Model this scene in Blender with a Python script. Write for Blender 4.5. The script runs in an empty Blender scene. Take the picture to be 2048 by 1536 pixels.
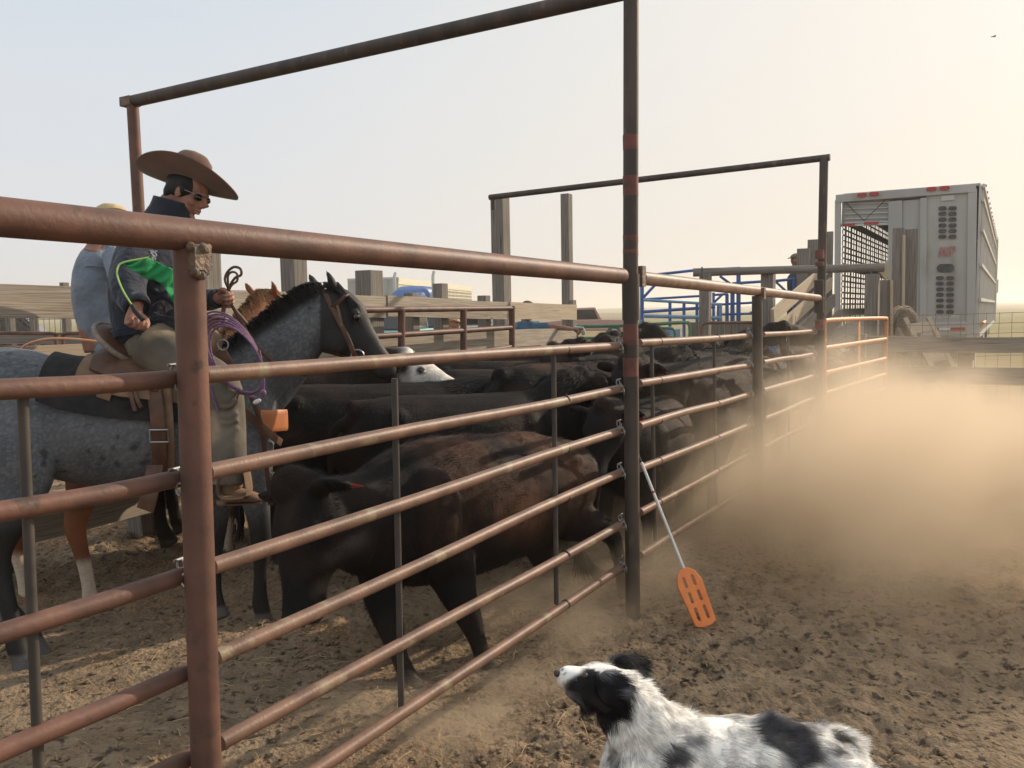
import bpy, bmesh, math, random
import numpy as np
from mathutils import Vector, Matrix
random.seed(7); NR = np.random.RandomState(11)
SC = bpy.context.scene
COL = SC.collection
R = math.radians
# ------------------------------------------------------------------ camera
FPX = 1700.0; HCAM = 1.65; PITCH = math.atan(145/1700.0); ROLL = 0.0149
C0 = Vector((0, 0, HCAM))
FW = Vector((0, math.cos(PITCH), -math.sin(PITCH))); U0 = Vector((0, math.sin(PITCH), math.cos(PITCH))); X0 = Vector((1, 0, 0))
RT = X0*math.cos(ROLL) - U0*math.sin(ROLL); UP = X0*math.sin(ROLL) + U0*math.cos(ROLL)
cd = bpy.data.cameras.new('camera'); cam = bpy.data.objects.new('camera', cd); COL.objects.link(cam)
cd.sensor_width = 36; cd.lens = 36*FPX/2048.0; cd.clip_start = 0.05; cd.clip_end = 12000
cam.matrix_world = Matrix(((RT.x, UP.x, -FW.x, C0.x), (RT.y, UP.y, -FW.y, C0.y), (RT.z, UP.z, -FW.z, C0.z), (0, 0, 0, 1)))
SC.camera = cam
# ------------------------------------------------------------------ world and sun
SUN_AZ, SUN_EL = 54.0, 27.0      # azimuth measured from the view direction towards the right
w = bpy.data.worlds.new('World'); SC.world = w; w.use_nodes = True
nt = w.node_tree; bg = nt.nodes['Background']
sky = nt.nodes.new('ShaderNodeTexSky'); sky.sky_type = 'NISHITA'; sky.sun_disc = False
sky.sun_elevation = R(SUN_EL); sky.sun_rotation = R(SUN_AZ); sky.altitude = 300; sky.air_density = 1.2; sky.dust_density = 6.0; sky.ozone_density = 1.0
nt.links.new(sky.outputs[0], bg.inputs[0]); bg.inputs[1].default_value = 0.13
# wildfire-smoke veil over the clear sky: pale blue-grey away from the sun, warm cream towards it
def _wn(k, **kw):
    x = nt.nodes.new(k)
    for a_, b_ in kw.items(): setattr(x, a_, b_)
    return x
_tc = _wn('ShaderNodeTexCoord')
def _dot(v, lo, hi):
    d = _wn('ShaderNodeVectorMath', operation='DOT_PRODUCT'); nt.links.new(_tc.outputs['Generated'], d.inputs[0]); d.inputs[1].default_value = v
    r = _wn('ShaderNodeMapRange', interpolation_type='SMOOTHSTEP'); r.inputs[1].default_value = lo; r.inputs[2].default_value = hi; nt.links.new(d.outputs['Value'], r.inputs[0]); return r.outputs[0]
def _mix(f, a_, b_):
    m_ = _wn('ShaderNodeMix', data_type='RGBA'); nt.links.new(f, m_.inputs[0])
    for i, k in ((6, a_), (7, b_)):
        if isinstance(k, tuple): m_.inputs[i].default_value = (*k, 1)
        else: nt.links.new(k, m_.inputs[i])
    return m_.outputs[2]
_s = (math.sin(math.radians(SUN_AZ)), math.cos(math.radians(SUN_AZ)), .12)
_up = _dot((0, 0, 1), .0, .45)
_low = _mix(_dot(_s, .15, 1.0), (.75, .76, .79), (.82, .76, .68)); _high = _mix(_dot(_s, .2, 1.0), (.61, .70, .79), (.88, .83, .75))
_cn = _wn('ShaderNodeTexNoise'); _cn.inputs['Scale'].default_value = 2.2; _cn.inputs['Detail'].default_value = 5; _mp = _wn('ShaderNodeMapping'); _mp.inputs['Scale'].default_value = (1, 1, 5); nt.links.new(_tc.outputs['Generated'], _mp.inputs[0]); nt.links.new(_mp.outputs[0], _cn.inputs[0])
_cr = _wn('ShaderNodeMapRange'); _cr.inputs[1].default_value = .35; _cr.inputs[2].default_value = .75; _cr.inputs[3].default_value = 0; _cr.inputs[4].default_value = .35; nt.links.new(_cn.outputs[0], _cr.inputs[0]); _high = _mix(_cr.outputs[0], _high, (.84, .83, .82))
_bg2 = _wn('ShaderNodeBackground'); nt.links.new(_mix(_up, _low, _high), _bg2.inputs[0]); _bg2.inputs[1].default_value = 1.0
_ms = _wn('ShaderNodeMixShader'); _ms.inputs[0].default_value = .93; nt.links.new(bg.outputs[0], _ms.inputs[1]); nt.links.new(_bg2.outputs[0], _ms.inputs[2])
nt.links.new(_ms.outputs[0], nt.nodes['World Output'].inputs[0])
sl = bpy.data.lights.new('sun', 'SUN'); sl.energy = 4.2; sl.angle = R(0.8); sl.color = (1.0, 0.84, 0.66)
so = bpy.data.objects.new('sun', sl); COL.objects.link(so)
SDIR = Vector((math.sin(R(SUN_AZ))*math.cos(R(SUN_EL)), math.cos(R(SUN_AZ))*math.cos(R(SUN_EL)), math.sin(R(SUN_EL))))
so.rotation_euler = SDIR.to_track_quat('Z', 'Y').to_euler(); so.location = (8, 8, 12)
SC.view_settings.view_transform = 'Standard'; SC.view_settings.look = 'None'; SC.view_settings.exposure = 0.08; SC.view_settings.gamma = 1
SC.render.engine = 'CYCLES'
SC.cycles.max_bounces = 8; SC.cycles.volume_bounces = 2; SC.cycles.volume_step_rate = 1.0; SC.cycles.volume_max_steps = 256
SC.cycles.transparent_max_bounces = 12; SC.cycles.sample_clamp_indirect = 4

# ------------------------------------------------------------------ placing helpers
def ray(px, py): return FW + RT*((px-1024)/FPX) - UP*((py-768)/FPX)
def P(px, py, Y):
    d = ray(px, py); return C0 + d*(Y/d.y)
def G(px, py, z=0.0):
    d = ray(px, py); return C0 + d*((z-HCAM)/d.z)
class Plane:
    def __init__(s, o, n): s.o = Vector(o); s.n = Vector(n)
    def at(s, px, py):
        d = ray(px, py); return C0 + d*((s.o-C0).dot(s.n)/d.dot(s.n))
    def off(s, k): return Plane(s.o+s.n.normalized()*k, s.n)
FA = R(30.4); FD = Vector((math.sin(FA), math.cos(FA), 0)); FN = Vector((-math.cos(FA), math.sin(FA), 0))  # FN points into the alley
P2G = G(1266, 1222)
FPL = Plane(P2G, FN)
def V(*a): return Vector(a)

# ------------------------------------------------------------------ noise
_T = np.random.RandomState(3).rand(64, 64, 64)
def vn3(p, f, seed=0):
    q = np.asarray(p)*f + seed*17.13 + 1000
    i = np.floor(q).astype(int); t = q-i; t = t*t*(3-2*t); i0 = i % 64; i1 = (i+1) % 64
    x0, y0, z0 = i0[:, 0], i0[:, 1], i0[:, 2]; x1, y1, z1 = i1[:, 0], i1[:, 1], i1[:, 2]; a, b, c = t[:, 0], t[:, 1], t[:, 2]
    r = lambda X, Y, Z: _T[X, Y, Z]
    v0 = (r(x0, y0, z0)*(1-a)+r(x1, y0, z0)*a)*(1-b)+(r(x0, y1, z0)*(1-a)+r(x1, y1, z0)*a)*b
    v1 = (r(x0, y0, z1)*(1-a)+r(x1, y0, z1)*a)*(1-b)+(r(x0, y1, z1)*(1-a)+r(x1, y1, z1)*a)*b
    return v0*(1-c)+v1*c
_T2 = np.random.RandomState(5).rand(256, 256)
def vn2(x, y, f, seed=0):
    x = x*f+seed*7.7+500; y = y*f+seed*3.3+500
    i = np.floor(x).astype(int); j = np.floor(y).astype(int); a = x-i; b = y-j; a = a*a*(3-2*a); b = b*b*(3-2*b)
    i0 = i % 256; i1 = (i+1) % 256; j0 = j % 256; j1 = (j+1) % 256
    return (_T2[i0, j0]*(1-a)+_T2[i1, j0]*a)*(1-b)+(_T2[i0, j1]*(1-a)+_T2[i1, j1]*a)*b
def ss(a, b, x):
    t = np.clip((x-a)/(b-a), 0, 1); return t*t*(3-2*t)

# ------------------------------------------------------------------ objects
def tag(o, label=None, cat=None, group=None, kind=None):
    if label: o['label'] = label
    if cat: o['category'] = cat
    if group: o['group'] = group
    if kind: o['kind'] = kind
    return o
def empty(name, loc, label=None, cat=None, group=None, rz=0.0):
    o = bpy.data.objects.new(name, None); COL.objects.link(o); o.location = loc; o.rotation_euler = (0, 0, rz); o.empty_display_size = .1
    return tag(o, label, cat, group)
def setparent(o, p):
    if p is not None:
        o.parent = p
        m = p.matrix_basis.copy(); q = p
        while q.parent: q = q.parent; m = q.matrix_basis @ (m if q.parent is None and False else m)
        if p.type == 'EMPTY': o.matrix_parent_inverse = p.matrix_basis.inverted()
def copy_tree(o, parent=None):
    c = o.copy(); COL.objects.link(c)
    if parent is not None: c.parent = parent; c.matrix_parent_inverse = o.matrix_parent_inverse.copy()
    for ch in list(o.children): copy_tree(ch, c)
    return c

def catmull(pts, rad, k):
    n = len(pts)
    if k <= 1 or n < 3: return pts, rad
    op, orr = [], []
    for i in range(n-1):
        p0, p1, p2, p3 = pts[max(i-1, 0)], pts[i], pts[i+1], pts[min(i+2, n-1)]
        r0, r1, r2, r3 = rad[max(i-1, 0)], rad[i], rad[i+1], rad[min(i+2, n-1)]
        for s in range(k):
            t = s/k
            f = lambda a, b, c, d: 0.5*((2*b)+(-a+c)*t+(2*a-5*b+4*c-d)*t*t+(-a+3*b-3*c+d)*t**3)
            op.append(Vector([f(p0[j], p1[j], p2[j], p3[j]) for j in range(3)]))
            orr.append(tuple(max(1e-4, f(r0[j], r1[j], r2[j], r3[j])) for j in range(len(r1))))
    op.append(pts[-1]); orr.append(rad[-1])
    return op, orr

class MB:
    def __init__(s): s.v = []; s.f = []; s.l = []
    def add(s, vs, fs, ls=None):
        b = len(s.v); s.v += [tuple(v) for v in vs]; s.f += [tuple(i+b for i in f) for f in fs]
        s.l += ls if ls is not None else [tuple(v) for v in vs]
        return s
    def tube(s, pts, rad, n=12, k=1, ref=None, cap=True, sq=0.0):
        """rad: number, or list of numbers / (lateral, other) pairs; ref: lateral reference vector"""
        pts = [Vector(p) for p in pts]
        if not isinstance(rad, (list, tuple)): rad = [rad]*len(pts)
        rad = [(r, r) if not isinstance(r, (list, tuple)) else tuple(r) for r in rad]
        pts, rad = catmull(pts, rad, k)
        m = len(pts); vs = []; ls = []; L = 0; off = random.random()*50
        T = []
        for i in range(m):
            t = pts[min(i+1, m-1)]-pts[max(i-1, 0)]
            T.append(t.normalized() if t.length > 1e-9 else Vector((0, 0, 1)))
        if ref is None:
            a = Vector((0, 0, 1)) if abs(T[0].z) < .9 else Vector((1, 0, 0)); side = T[0].cross(a).normalized()
        for i in range(m):
            if ref is None:
                side = (side - T[i]*side.dot(T[i])).normalized(); la = side
            else:
                rr = Vector(ref[i*len(ref)//m]) if isinstance(ref, list) else Vector(ref)
                la = (rr - T[i]*rr.dot(T[i])).normalized()
            lb = T[i].cross(la).normalized()
            if i: L += (pts[i]-pts[i-1]).length
            for j in range(n):
                an = 2*math.pi*j/n; c, q = math.cos(an), math.sin(an)
                if sq: c = math.copysign(abs(c)**(1-sq), c); q = math.copysign(abs(q)**(1-sq), q)
                vs.append(pts[i]+la*(rad[i][0]*c)+lb*(rad[i][1]*q)); ls.append((L+off, rad[i][0]*c+off, rad[i][1]*q))
        fs = [(i*n+j, i*n+(j+1) % n, (i+1)*n+(j+1) % n, (i+1)*n+j) for i in range(m-1) for j in range(n)]
        if cap:
            b = len(vs); vs += [pts[0], pts[-1]]; ls += [(off, off, 0), (L+off, off, 0)]
            fs += [(b, (j+1) % n, j) for j in range(n)] + [(b+1, (m-1)*n+j, (m-1)*n+(j+1) % n) for j in range(n)]
        return s.add(vs, fs, ls)
    def ell(s, c, ax, n=14, m=10):
        """ellipsoid: centre, three axis vectors"""
        c = Vector(c); a, b, d = [Vector(x) for x in ax]; vs = [c+d]; fs = []
        for i in range(1, m):
            th = math.pi*i/m
            for j in range(n):
                ph = 2*math.pi*j/n; vs.append(c+a*(math.sin(th)*math.cos(ph))+b*(math.sin(th)*math.sin(ph))+d*math.cos(th))
        vs.append(c-d); e = len(vs)-1
        fs += [(0, 1+j, 1+(j+1) % n) for j in range(n)]
        for i in range(m-2):
            fs += [(1+i*n+j, 1+(i+1)*n+j, 1+(i+1)*n+(j+1) % n, 1+i*n+(j+1) % n) for j in range(n)]
        fs += [(e, 1+(m-2)*n+(j+1) % n, 1+(m-2)*n+j) for j in range(n)]
        return s.add(vs, fs)
    def sph(s, c, r, n=12, m=8): return s.ell(c, [(r, 0, 0), (0, r, 0), (0, 0, r)], n, m)
    def beam(s, p0, p1, wd, ht, up=(0, 0, 1), warp=0.0, seg=1, taper=1.0, ragged=0.0):
        """a board or timber from p0 to p1; ht along up, wd across"""
        p0, p1 = Vector(p0), Vector(p1); t = (p1-p0); Ln = t.length; t.normalize()
        u = Vector(up); u = (u-t*u.dot(t)).normalized(); sd = t.cross(u); off = random.random()*50
        vs = []; ls = []; n = max(1, seg); ph = random.random()*6
        for i in range(n+1):
            x = i/n; q = p0+t*(Ln*x) + u*(warp*math.sin(x*5+ph)) + sd*(warp*math.cos(x*4+ph))
            k = 1+(taper-1)*x
            for (a, b) in ((-1, -1), (1, -1), (1, 1), (-1, 1)):
                r = ragged*(random.random()-.5)
                vs.append(q+sd*(a*wd*k/2)+u*(b*ht*k/2+r)); ls.append((Ln*x+off, a*wd/2+off, b*ht/2))
        fs = [(3, 2, 1, 0), (n*4, n*4+1, n*4+2, n*4+3)]
        for i in range(n):
            for j in range(4): fs.append((i*4+j, i*4+(j+1) % 4, i*4+4+(j+1) % 4, i*4+4+j))
        return s.add(vs, fs, ls)
    def box(s, c, sz, rot=None):
        c = Vector(c); M = rot.to_3x3() if rot is not None else Matrix.Identity(3)
        vs = [c+M @ Vector((x*sz[0]/2, y*sz[1]/2, z*sz[2]/2)) for x, y, z in ((-1, -1, -1), (1, -1, -1), (1, 1, -1), (-1, 1, -1), (-1, -1, 1), (1, -1, 1), (1, 1, 1), (-1, 1, 1))]
        return s.add(vs, [(3, 2, 1, 0), (4, 5, 6, 7), (0, 1, 5, 4), (1, 2, 6, 5), (2, 3, 7, 6), (3, 0, 4, 7)])
    def prism(s, poly, d):
        """extrude a polygon (list of 3-D points) by vector d"""
        n = len(poly); d = Vector(d); vs = [Vector(p) for p in poly]+[Vector(p)+d for p in poly]
        return s.add(vs, [tuple(range(n))[::-1], tuple(range(n, 2*n))]+[(i, (i+1) % n, (i+1) % n+n, i+n) for i in range(n)])
    def mesh(s, name):
        me = bpy.data.meshes.new(name); me.from_pydata(s.v, [], s.f)
        a = me.attributes.new('lc', 'FLOAT_VECTOR', 'POINT'); a.data.foreach_set('vector', np.array(s.l, dtype=np.float32).ravel())
        bm = bmesh.new(); bm.from_mesh(me); bmesh.ops.recalc_face_normals(bm, faces=bm.faces); bm.to_mesh(me); bm.free()
        return me
    def build(s, name, mat, parent=None, smooth=True, bevel=0.0, colfn=None, angle=40):
        me = s.mesh(name)
        return finish(me, name, mat, parent, smooth, bevel, colfn, angle)
    def organic(s, name, mat, parent=None, voxel=.01, it=4, colfn=None, fac=.5):
        me = s.mesh(name+'_t'); o = bpy.data.objects.new(name+'_t', me); COL.objects.link(o)
        m = o.modifiers.new('r', 'REMESH'); m.mode = 'VOXEL'; m.voxel_size = voxel; m.use_smooth_shade = True
        if it: q = o.modifiers.new('s', 'SMOOTH'); q.iterations = it; q.factor = fac
        dg = bpy.context.evaluated_depsgraph_get(); me2 = bpy.data.meshes.new_from_object(o.evaluated_get(dg)); me2.name = name
        bpy.data.objects.remove(o); bpy.data.meshes.remove(me)
        return finish(me2, name, mat, parent, True, 0, colfn, 180)
def coords(me):
    a = np.empty(len(me.vertices)*3, dtype=np.float32); me.vertices.foreach_get('co', a); return a.reshape(-1, 3)
def setcol(me, c):
    a = me.color_attributes.get('Col') or me.color_attributes.new('Col', 'FLOAT_COLOR', 'POINT')
    cc = np.ones((len(me.vertices), 4), dtype=np.float32); cc[:, :3] = c; a.data.foreach_set('color', cc.ravel())
def finish(me, name, mat, parent, smooth, bevel, colfn, angle=40):
    o = bpy.data.objects.new(name, me); COL.objects.link(o)
    if mat: me.materials.append(mat)
    if smooth:
        me.shade_smooth()
        if angle < 180: 
            try: me.set_sharp_from_angle(angle=R(angle))
            except Exception: pass
    if bevel:
        b = o.modifiers.new('bevel', 'BEVEL'); b.width = bevel; b.segments = 2; b.limit_method = 'ANGLE'; b.angle_limit = R(50)
    if colfn is not None: setcol(me, colfn(coords(me)))
    setparent(o, parent)
    return o

def fur(name, src, n, length, comb, mat, parent, width=.0009, lift=.35, jit=.35, seed=1, lenfn=None, droop=0.0, mask=None, dark=.25, clump=0.0):
    """short hair: n tapering two-segment blades over the surface of src, coloured like the skin below"""
    me = src.data; me.calc_loop_triangles(); co = coords(me).astype(np.float64); nt_ = len(me.loop_triangles)
    tr = np.empty(nt_*3, dtype=np.int32); me.loop_triangles.foreach_get('vertices', tr); tr = tr.reshape(-1, 3)
    a, b, c = co[tr[:, 0]], co[tr[:, 1]], co[tr[:, 2]]; cr = np.cross(b-a, c-a); ar = np.linalg.norm(cr, axis=1)+1e-12; nn = cr/ar[:, None]
    rs = np.random.RandomState(seed)
    wgt = ar.copy()
    if mask is not None: wgt = wgt*mask((a+b+c)/3)
    idx = rs.choice(nt_, n, p=wgt/wgt.sum())
    u = rs.rand(n); v = rs.rand(n); fl = u+v > 1; u[fl] = 1-u[fl]; v[fl] = 1-v[fl]
    p = a[idx]+(b-a)[idx]*u[:, None]+(c-a)[idx]*v[:, None]; nr = nn[idx]
    cm = comb(p); cm = cm-nr*np.sum(cm*nr, axis=1)[:, None]; cm /= np.linalg.norm(cm, axis=1)[:, None]+1e-9
    if clump: 
        cl = np.stack([vn3(p, 22, 60+k) for k in range(3)], 1)-.5; cm = cm+cl*clump
    dr = cm+nr*lift+(rs.rand(n, 3)-.5)*jit; dr /= np.linalg.norm(dr, axis=1)[:, None]
    L = length*(.55+.7*rs.rand(n))
    if lenfn is not None: L = L*lenfn(p)
    sd = np.cross(dr, nr); sd /= np.linalg.norm(sd, axis=1)[:, None]+1e-9; W = width*(.7+.6*rs.rand(n))[:, None]
    p0 = p-nr*.001; p1 = p+dr*(L*.5)[:, None]; dr2 = dr+cm*.45; dr2[:, 2] -= droop; dr2 /= np.linalg.norm(dr2, axis=1)[:, None]; p2 = p1+dr2*(L*.5)[:, None]
    vs = np.stack([p0-sd*W, p0+sd*W, p1+sd*W*.75, p1-sd*W*.75, p2], 1).reshape(-1, 3)
    m2 = bpy.data.meshes.new(name); m2.vertices.add(n*5); m2.vertices.foreach_set('co', vs.astype(np.float32).ravel())
    base = (np.arange(n)*5)[:, None]
    loops = np.concatenate([base+np.array([[0, 1, 2, 3]]), base+np.array([[3, 2, 4]])], 1).ravel()
    m2.loops.add(n*7); m2.loops.foreach_set('vertex_index', loops.astype(np.int32))
    st = np.stack([np.arange(n)*7, np.arange(n)*7+4], 1).ravel(); m2.polygons.add(n*2); m2.polygons.foreach_set('loop_start', st.astype(np.int32))
    m2.update(calc_edges=True)
    ca = me.color_attributes.get('Col')
    if ca:
        cc = np.empty(len(me.vertices)*4, dtype=np.float32); ca.data.foreach_get('color', cc); cc = cc.reshape(-1, 4)[:, :3]
        k = cc[tr[idx, 0]]*(1-dark+2*dark*rs.rand(n))[:, None]; setcol(m2, np.repeat(k, 5, axis=0))
    m2.materials.append(mat); m2.shade_smooth()
    o = bpy.data.objects.new(name, m2); COL.objects.link(o); setparent(o, parent); return o

# ------------------------------------------------------------------ materials
def M(name, c1, c2=None, scale=6, rough=.7, metal=0.0, bump=.0, bscale=60, src='Object', stretch=(1, 1, 1), lo=.35, hi=.65, c3=None, s3=2, lo3=.55, hi3=.62, vcol=False, var=.25, detail=6, spec=.4, sheen=0, trans=0, bdist=.01):
    m = bpy.data.materials.new(name); m.use_nodes = True; t = m.node_tree; N = t.nodes; L = t.links; b = N['Principled BSDF']
    def node(k, **kw):
        x = N.new(k)
        for a_, v_ in kw.items(): setattr(x, a_, v_)
        return x
    if src == 'lc': tc = node('ShaderNodeAttribute', attribute_name='lc'); vec = tc.outputs['Vector']
    elif src == 'world': tc = node('ShaderNodeNewGeometry'); vec = tc.outputs['Position']
    else: tc = node('ShaderNodeTexCoord'); vec = tc.outputs['Object']
    mp = node('ShaderNodeMapping'); mp.inputs['Scale'].default_value = stretch; L.new(vec, mp.inputs['Vector'])
    def noise(sc, det=detail):
        x = node('ShaderNodeTexNoise'); x.inputs['Scale'].default_value = sc; x.inputs['Detail'].default_value = det; L.new(mp.outputs[0], x.inputs['Vector']); return x
    def ramp(x, a_, b_):
        r = node('ShaderNodeMapRange'); r.inputs['From Min'].default_value = a_; r.inputs['From Max'].default_value = b_; L.new(x.outputs[0], r.inputs[0]); return r
    n1 = noise(scale); r1 = ramp(n1, lo, hi)
    mx = node('ShaderNodeMix', data_type='RGBA')
    if vcol:
        at = node('ShaderNodeAttribute', attribute_name='Col')
        mx.blend_type = 'MULTIPLY'; mx.inputs[0].default_value = 1
        r1.inputs['To Min'].default_value = 1-var; r1.inputs['To Max'].default_value = 1+var
        L.new(at.outputs['Color'], mx.inputs[6]); L.new(r1.outputs[0], mx.inputs[7])
    else:
        mx.inputs[6].default_value = (*c1, 1); mx.inputs[7].default_value = (*(c2 or c1), 1); L.new(r1.outputs[0], mx.inputs[0])
    out = mx.outputs[2]
    if c3:
        n3 = noise(s3, 8); r3 = ramp(n3, lo3, hi3); m3 = node('ShaderNodeMix', data_type='RGBA'); L.new(r3.outputs[0], m3.inputs[0]); L.new(out, m3.inputs[6]); m3.inputs[7].default_value = (*c3, 1); out = m3.outputs[2]
    L.new(out, b.inputs['Base Color'])
    b.inputs['Roughness'].default_value = rough; b.inputs['Metallic'].default_value = metal; b.inputs['Specular IOR Level'].default_value = spec
    if sheen: b.inputs['Sheen Weight'].default_value = sheen; b.inputs['Sheen Roughness'].default_value = .4
    if bump:
        nb = noise(bscale, 5); bp = node('ShaderNodeBump'); bp.inputs['Strength'].default_value = bump; bp.inputs['Distance'].default_value = bdist; L.new(nb.outputs[0], bp.inputs['Height']); L.new(bp.outputs[0], b.inputs['Normal'])
    return m
MT = {}
MT['rust'] = M('rusty_pipe', (.175, .086, .060), (.100, .055, .042), scale=7, rough=.55, bump=.35, bscale=70, c3=(.085, .055, .042), s3=16, lo3=.60, hi3=.70, spec=.3, bdist=.004)
MT['rust2'] = M('sunbleached_pipe', (.225, .128, .085), (.135, .078, .054), scale=9, rough=.5, bump=.2, bscale=110, c3=(.24, .185, .115), s3=7, lo3=.60, hi3=.66, spec=.35, bdist=.006)
MT['dark'] = M('dark_oily_pipe', (.045, .036, .030), (.085, .062, .048), scale=7, rough=.6, bump=.3, bscale=70, stretch=(1, 1, .35), c3=(.16, .11, .075), s3=18, lo3=.6, hi3=.75, bdist=.004)
MT['red'] = M('red_oxide_band', (.20, .065, .05), (.10, .045, .036), scale=14, rough=.6, bump=.2, bscale=80, bdist=.003)
MT['stile'] = M('dark_steel_strap', (.045, .040, .035), (.075, .062, .05), scale=12, rough=.55, bump=.2, bdist=.003)
MT['weld'] = M('weld_steel', (.11, .085, .065), (.22, .15, .10), scale=30, rough=.6, bump=.9, bscale=70, bdist=.01)
MT['chain'] = M('galvanised', (.42, .42, .42), (.25, .25, .25), rough=.35, metal=.8)
MT['orange'] = M('orange_gate_paint', (.62, .27, .10), (.50, .20, .075), scale=10, rough=.5, c3=(.33, .27, .15), s3=11, lo3=.63, hi3=.67, bump=.1)
MT['wood'] = M('weathered_wood', (.46, .39, .30), (.28, .235, .18), scale=6, src='lc', stretch=(.5, 20, 20), rough=.85, bump=.5, bscale=9, c3=(.10, .078, .06), s3=4.5, lo3=.64, hi3=.72, detail=8, bdist=.006)
MT['wood2'] = M('grey_timber', (.27, .24, .20), (.16, .14, .12), scale=6, src='lc', stretch=(.4, 14, 14), rough=.9, bump=.6, bscale=9, c3=(.05, .042, .035), s3=4, lo3=.62, hi3=.7, detail=8, bdist=.008)
MT['wood3'] = M('pale_fresh_plank', (.52, .42, .30), (.38, .30, .21), scale=6, src='lc', stretch=(.5, 20, 20), rough=.8, bump=.4, bscale=9, c3=(.17, .12, .08), s3=4.5, lo3=.66, hi3=.72, detail=8, bdist=.006)
MT['blue'] = M('blue_paint', (.06, .15, .38), (.05, .12, .30), rough=.45)
MT['blue2'] = M('light_blue_paint', (.20, .36, .52), (.15, .29, .45), rough=.5)
MT['green'] = M('green_paint', (.06, .17, .10), (.10, .21, .13), rough=.5)
MT['alu'] = M('dusty_aluminium', (.46, .45, .415), (.37, .36, .335), scale=1.3, stretch=(1, 1, .3), rough=.5, metal=.1, spec=.4, c3=(.20, .165, .12), s3=1.6, lo3=.52, hi3=.80)
MT['alu2'] = M('bright_aluminium', (.55, .54, .51), (.44, .43, .40), scale=2, rough=.45, metal=.2)
MT['black'] = M('black', (.012, .012, .012), rough=.6)
MT['redl'] = M('red_lens', (.40, .035, .03), rough=.3)
MT['white'] = M('white_paint', (.72, .71, .68), (.6, .59, .56), rough=.5)
MT['leather'] = M('brown_leather', (.13, .060, .030), (.075, .035, .02), scale=18, rough=.55, bump=.2, bscale=120, bdist=.003)
MT['leather2'] = M('tan_rough_leather', (.24, .145, .085), (.15, .09, .055), scale=10, rough=.8, bump=.3, bscale=110, bdist=.003)
MT['oleather'] = M('orange_leather', (.48, .17, .06), (.38, .13, .045), scale=14, rough=.5, bump=.15, bdist=.003)
MT['felt'] = M('brown_felt_hat', (.20, .12, .085), (.15, .09, .065), scale=9, rough=.95, bump=.1, sheen=.3)
MT['straw'] = M('straw_hat', (.60, .46, .27), (.48, .35, .19), scale=40, rough=.8, bump=.4, bscale=150)
MT['navy'] = M('navy_denim', (.015, .019, .031), (.028, .033, .048), scale=7, rough=.9, bump=.8, bscale=13, sheen=.2, bdist=.03)
MT['denim'] = M('faded_blue_denim', (.23, .27, .32), (.165, .195, .24), scale=6, rough=.9, bump=.8, bscale=9, sheen=.2, bdist=.04)
MT['chaps'] = M('dusty_chaps_leather', (.17, .145, .108), (.10, .085, .064), scale=5, rough=.85, bump=.3, bscale=14, c3=(.34, .25, .16), s3=4, lo3=.55, hi3=.68, bdist=.02)
MT['blanket'] = M('dark_saddle_blanket', (.012, .012, .013), (.028, .025, .023), scale=20, rough=.95, bump=.4, bscale=120)
MT['rope'] = M('purple_rope', (.10, .045, .11), (.22, .12, .19), src='lc', scale=120, rough=.7, bump=.5, bscale=200, bdist=.003)
MT['rope2'] = M('orange_rope', (.75, .36, .18), rough=.6)
MT['skin'] = M('skin', (.38, .19, .13), (.30, .14, .095), vcol=True, var=.15, scale=18, rough=.55, bump=.1, bscale=200, bdist=.002)
MT['hairm'] = M('animal_hair', (0, 0, 0), vcol=True, var=.25, scale=30, rough=.65, spec=.18)
MT['glass'] = M('dark_lens', (.01, .01, .012), rough=.08, spec=.8)
MT['opaddle'] = M('orange_plastic', (.90, .26, .06), (.80, .22, .05), rough=.4, scale=12, c3=(.5, .2, .08), s3=20, lo3=.66, hi3=.74)
MT['flag'] = M('green_flag_cloth', (.03, .36, .12), (.02, .24, .08), scale=14, rough=.7, bump=.4, bscale=25, bdist=.02)
MT['coat'] = M('cattle_coat', (0, 0, 0), vcol=True, var=.35, scale=9, rough=.75, bump=.4, bscale=60, stretch=(1, 1, .4), spec=.12, bdist=.008)
MT['roan'] = M('horse_coat', (0, 0, 0), vcol=True, var=.12, scale=70, rough=.6, bump=.15, bscale=90, spec=.3, bdist=.004)
MT['dogc'] = M('dog_coat', (0, 0, 0), vcol=True, var=.1, scale=30, rough=.8)
MT['tagr'] = M('pink_tag', (.62, .10, .10), (.55, .08, .09), rough=.5)
MT['tagw'] = M('white_tag', (.7, .7, .66), rough=.5)
MT['tagb'] = M('blue_tag', (.08, .18, .45), rough=.5)
MT['eye'] = M('eye', (.015, .010, .008), rough=.1, spec=.8)
# ------------------------------------------------------------------ ground: one sheet to the horizon
def ground_h(x, y):
    r = np.sqrt(x*x+y*y)
    near = 1-ss(16, 30, r)
    h = (vn2(x, y, .55, 1)-.5)*.07 + (vn2(x, y, 2.1, 2)-.5)*.045
    cl = np.abs(vn2(x, y, 6.5, 3)-.5)*2; cl2 = np.abs(vn2(x, y, 15, 4)-.5)*2
    rough = .35+.65*ss(.35, .65, vn2(x, y, .9, 9))
    h = h + (cl**1.5*.020*ss(.3, .5, vn2(x, y, 3.1, 19)) + cl2*.017 + (vn2(x-.4*y, y, 10, 31)-.5)*.030 + (vn2(x+.3*y, y, 27, 5)-.5)*.024 + (vn2(x, y+.2*x, 58, 6)-.5)*.012)*rough - .012
    h = h*near
    far = ss(300, 1500, r)
    h = h + far*(1.5+9*vn2(x, y, .0016, 7)+3*vn2(x, y, .006, 8)) - ss(40, 300, r)*.5
    return h
def gh(x, y): return float(ground_h(np.array([float(x)]), np.array([float(y)]))[0])
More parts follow.
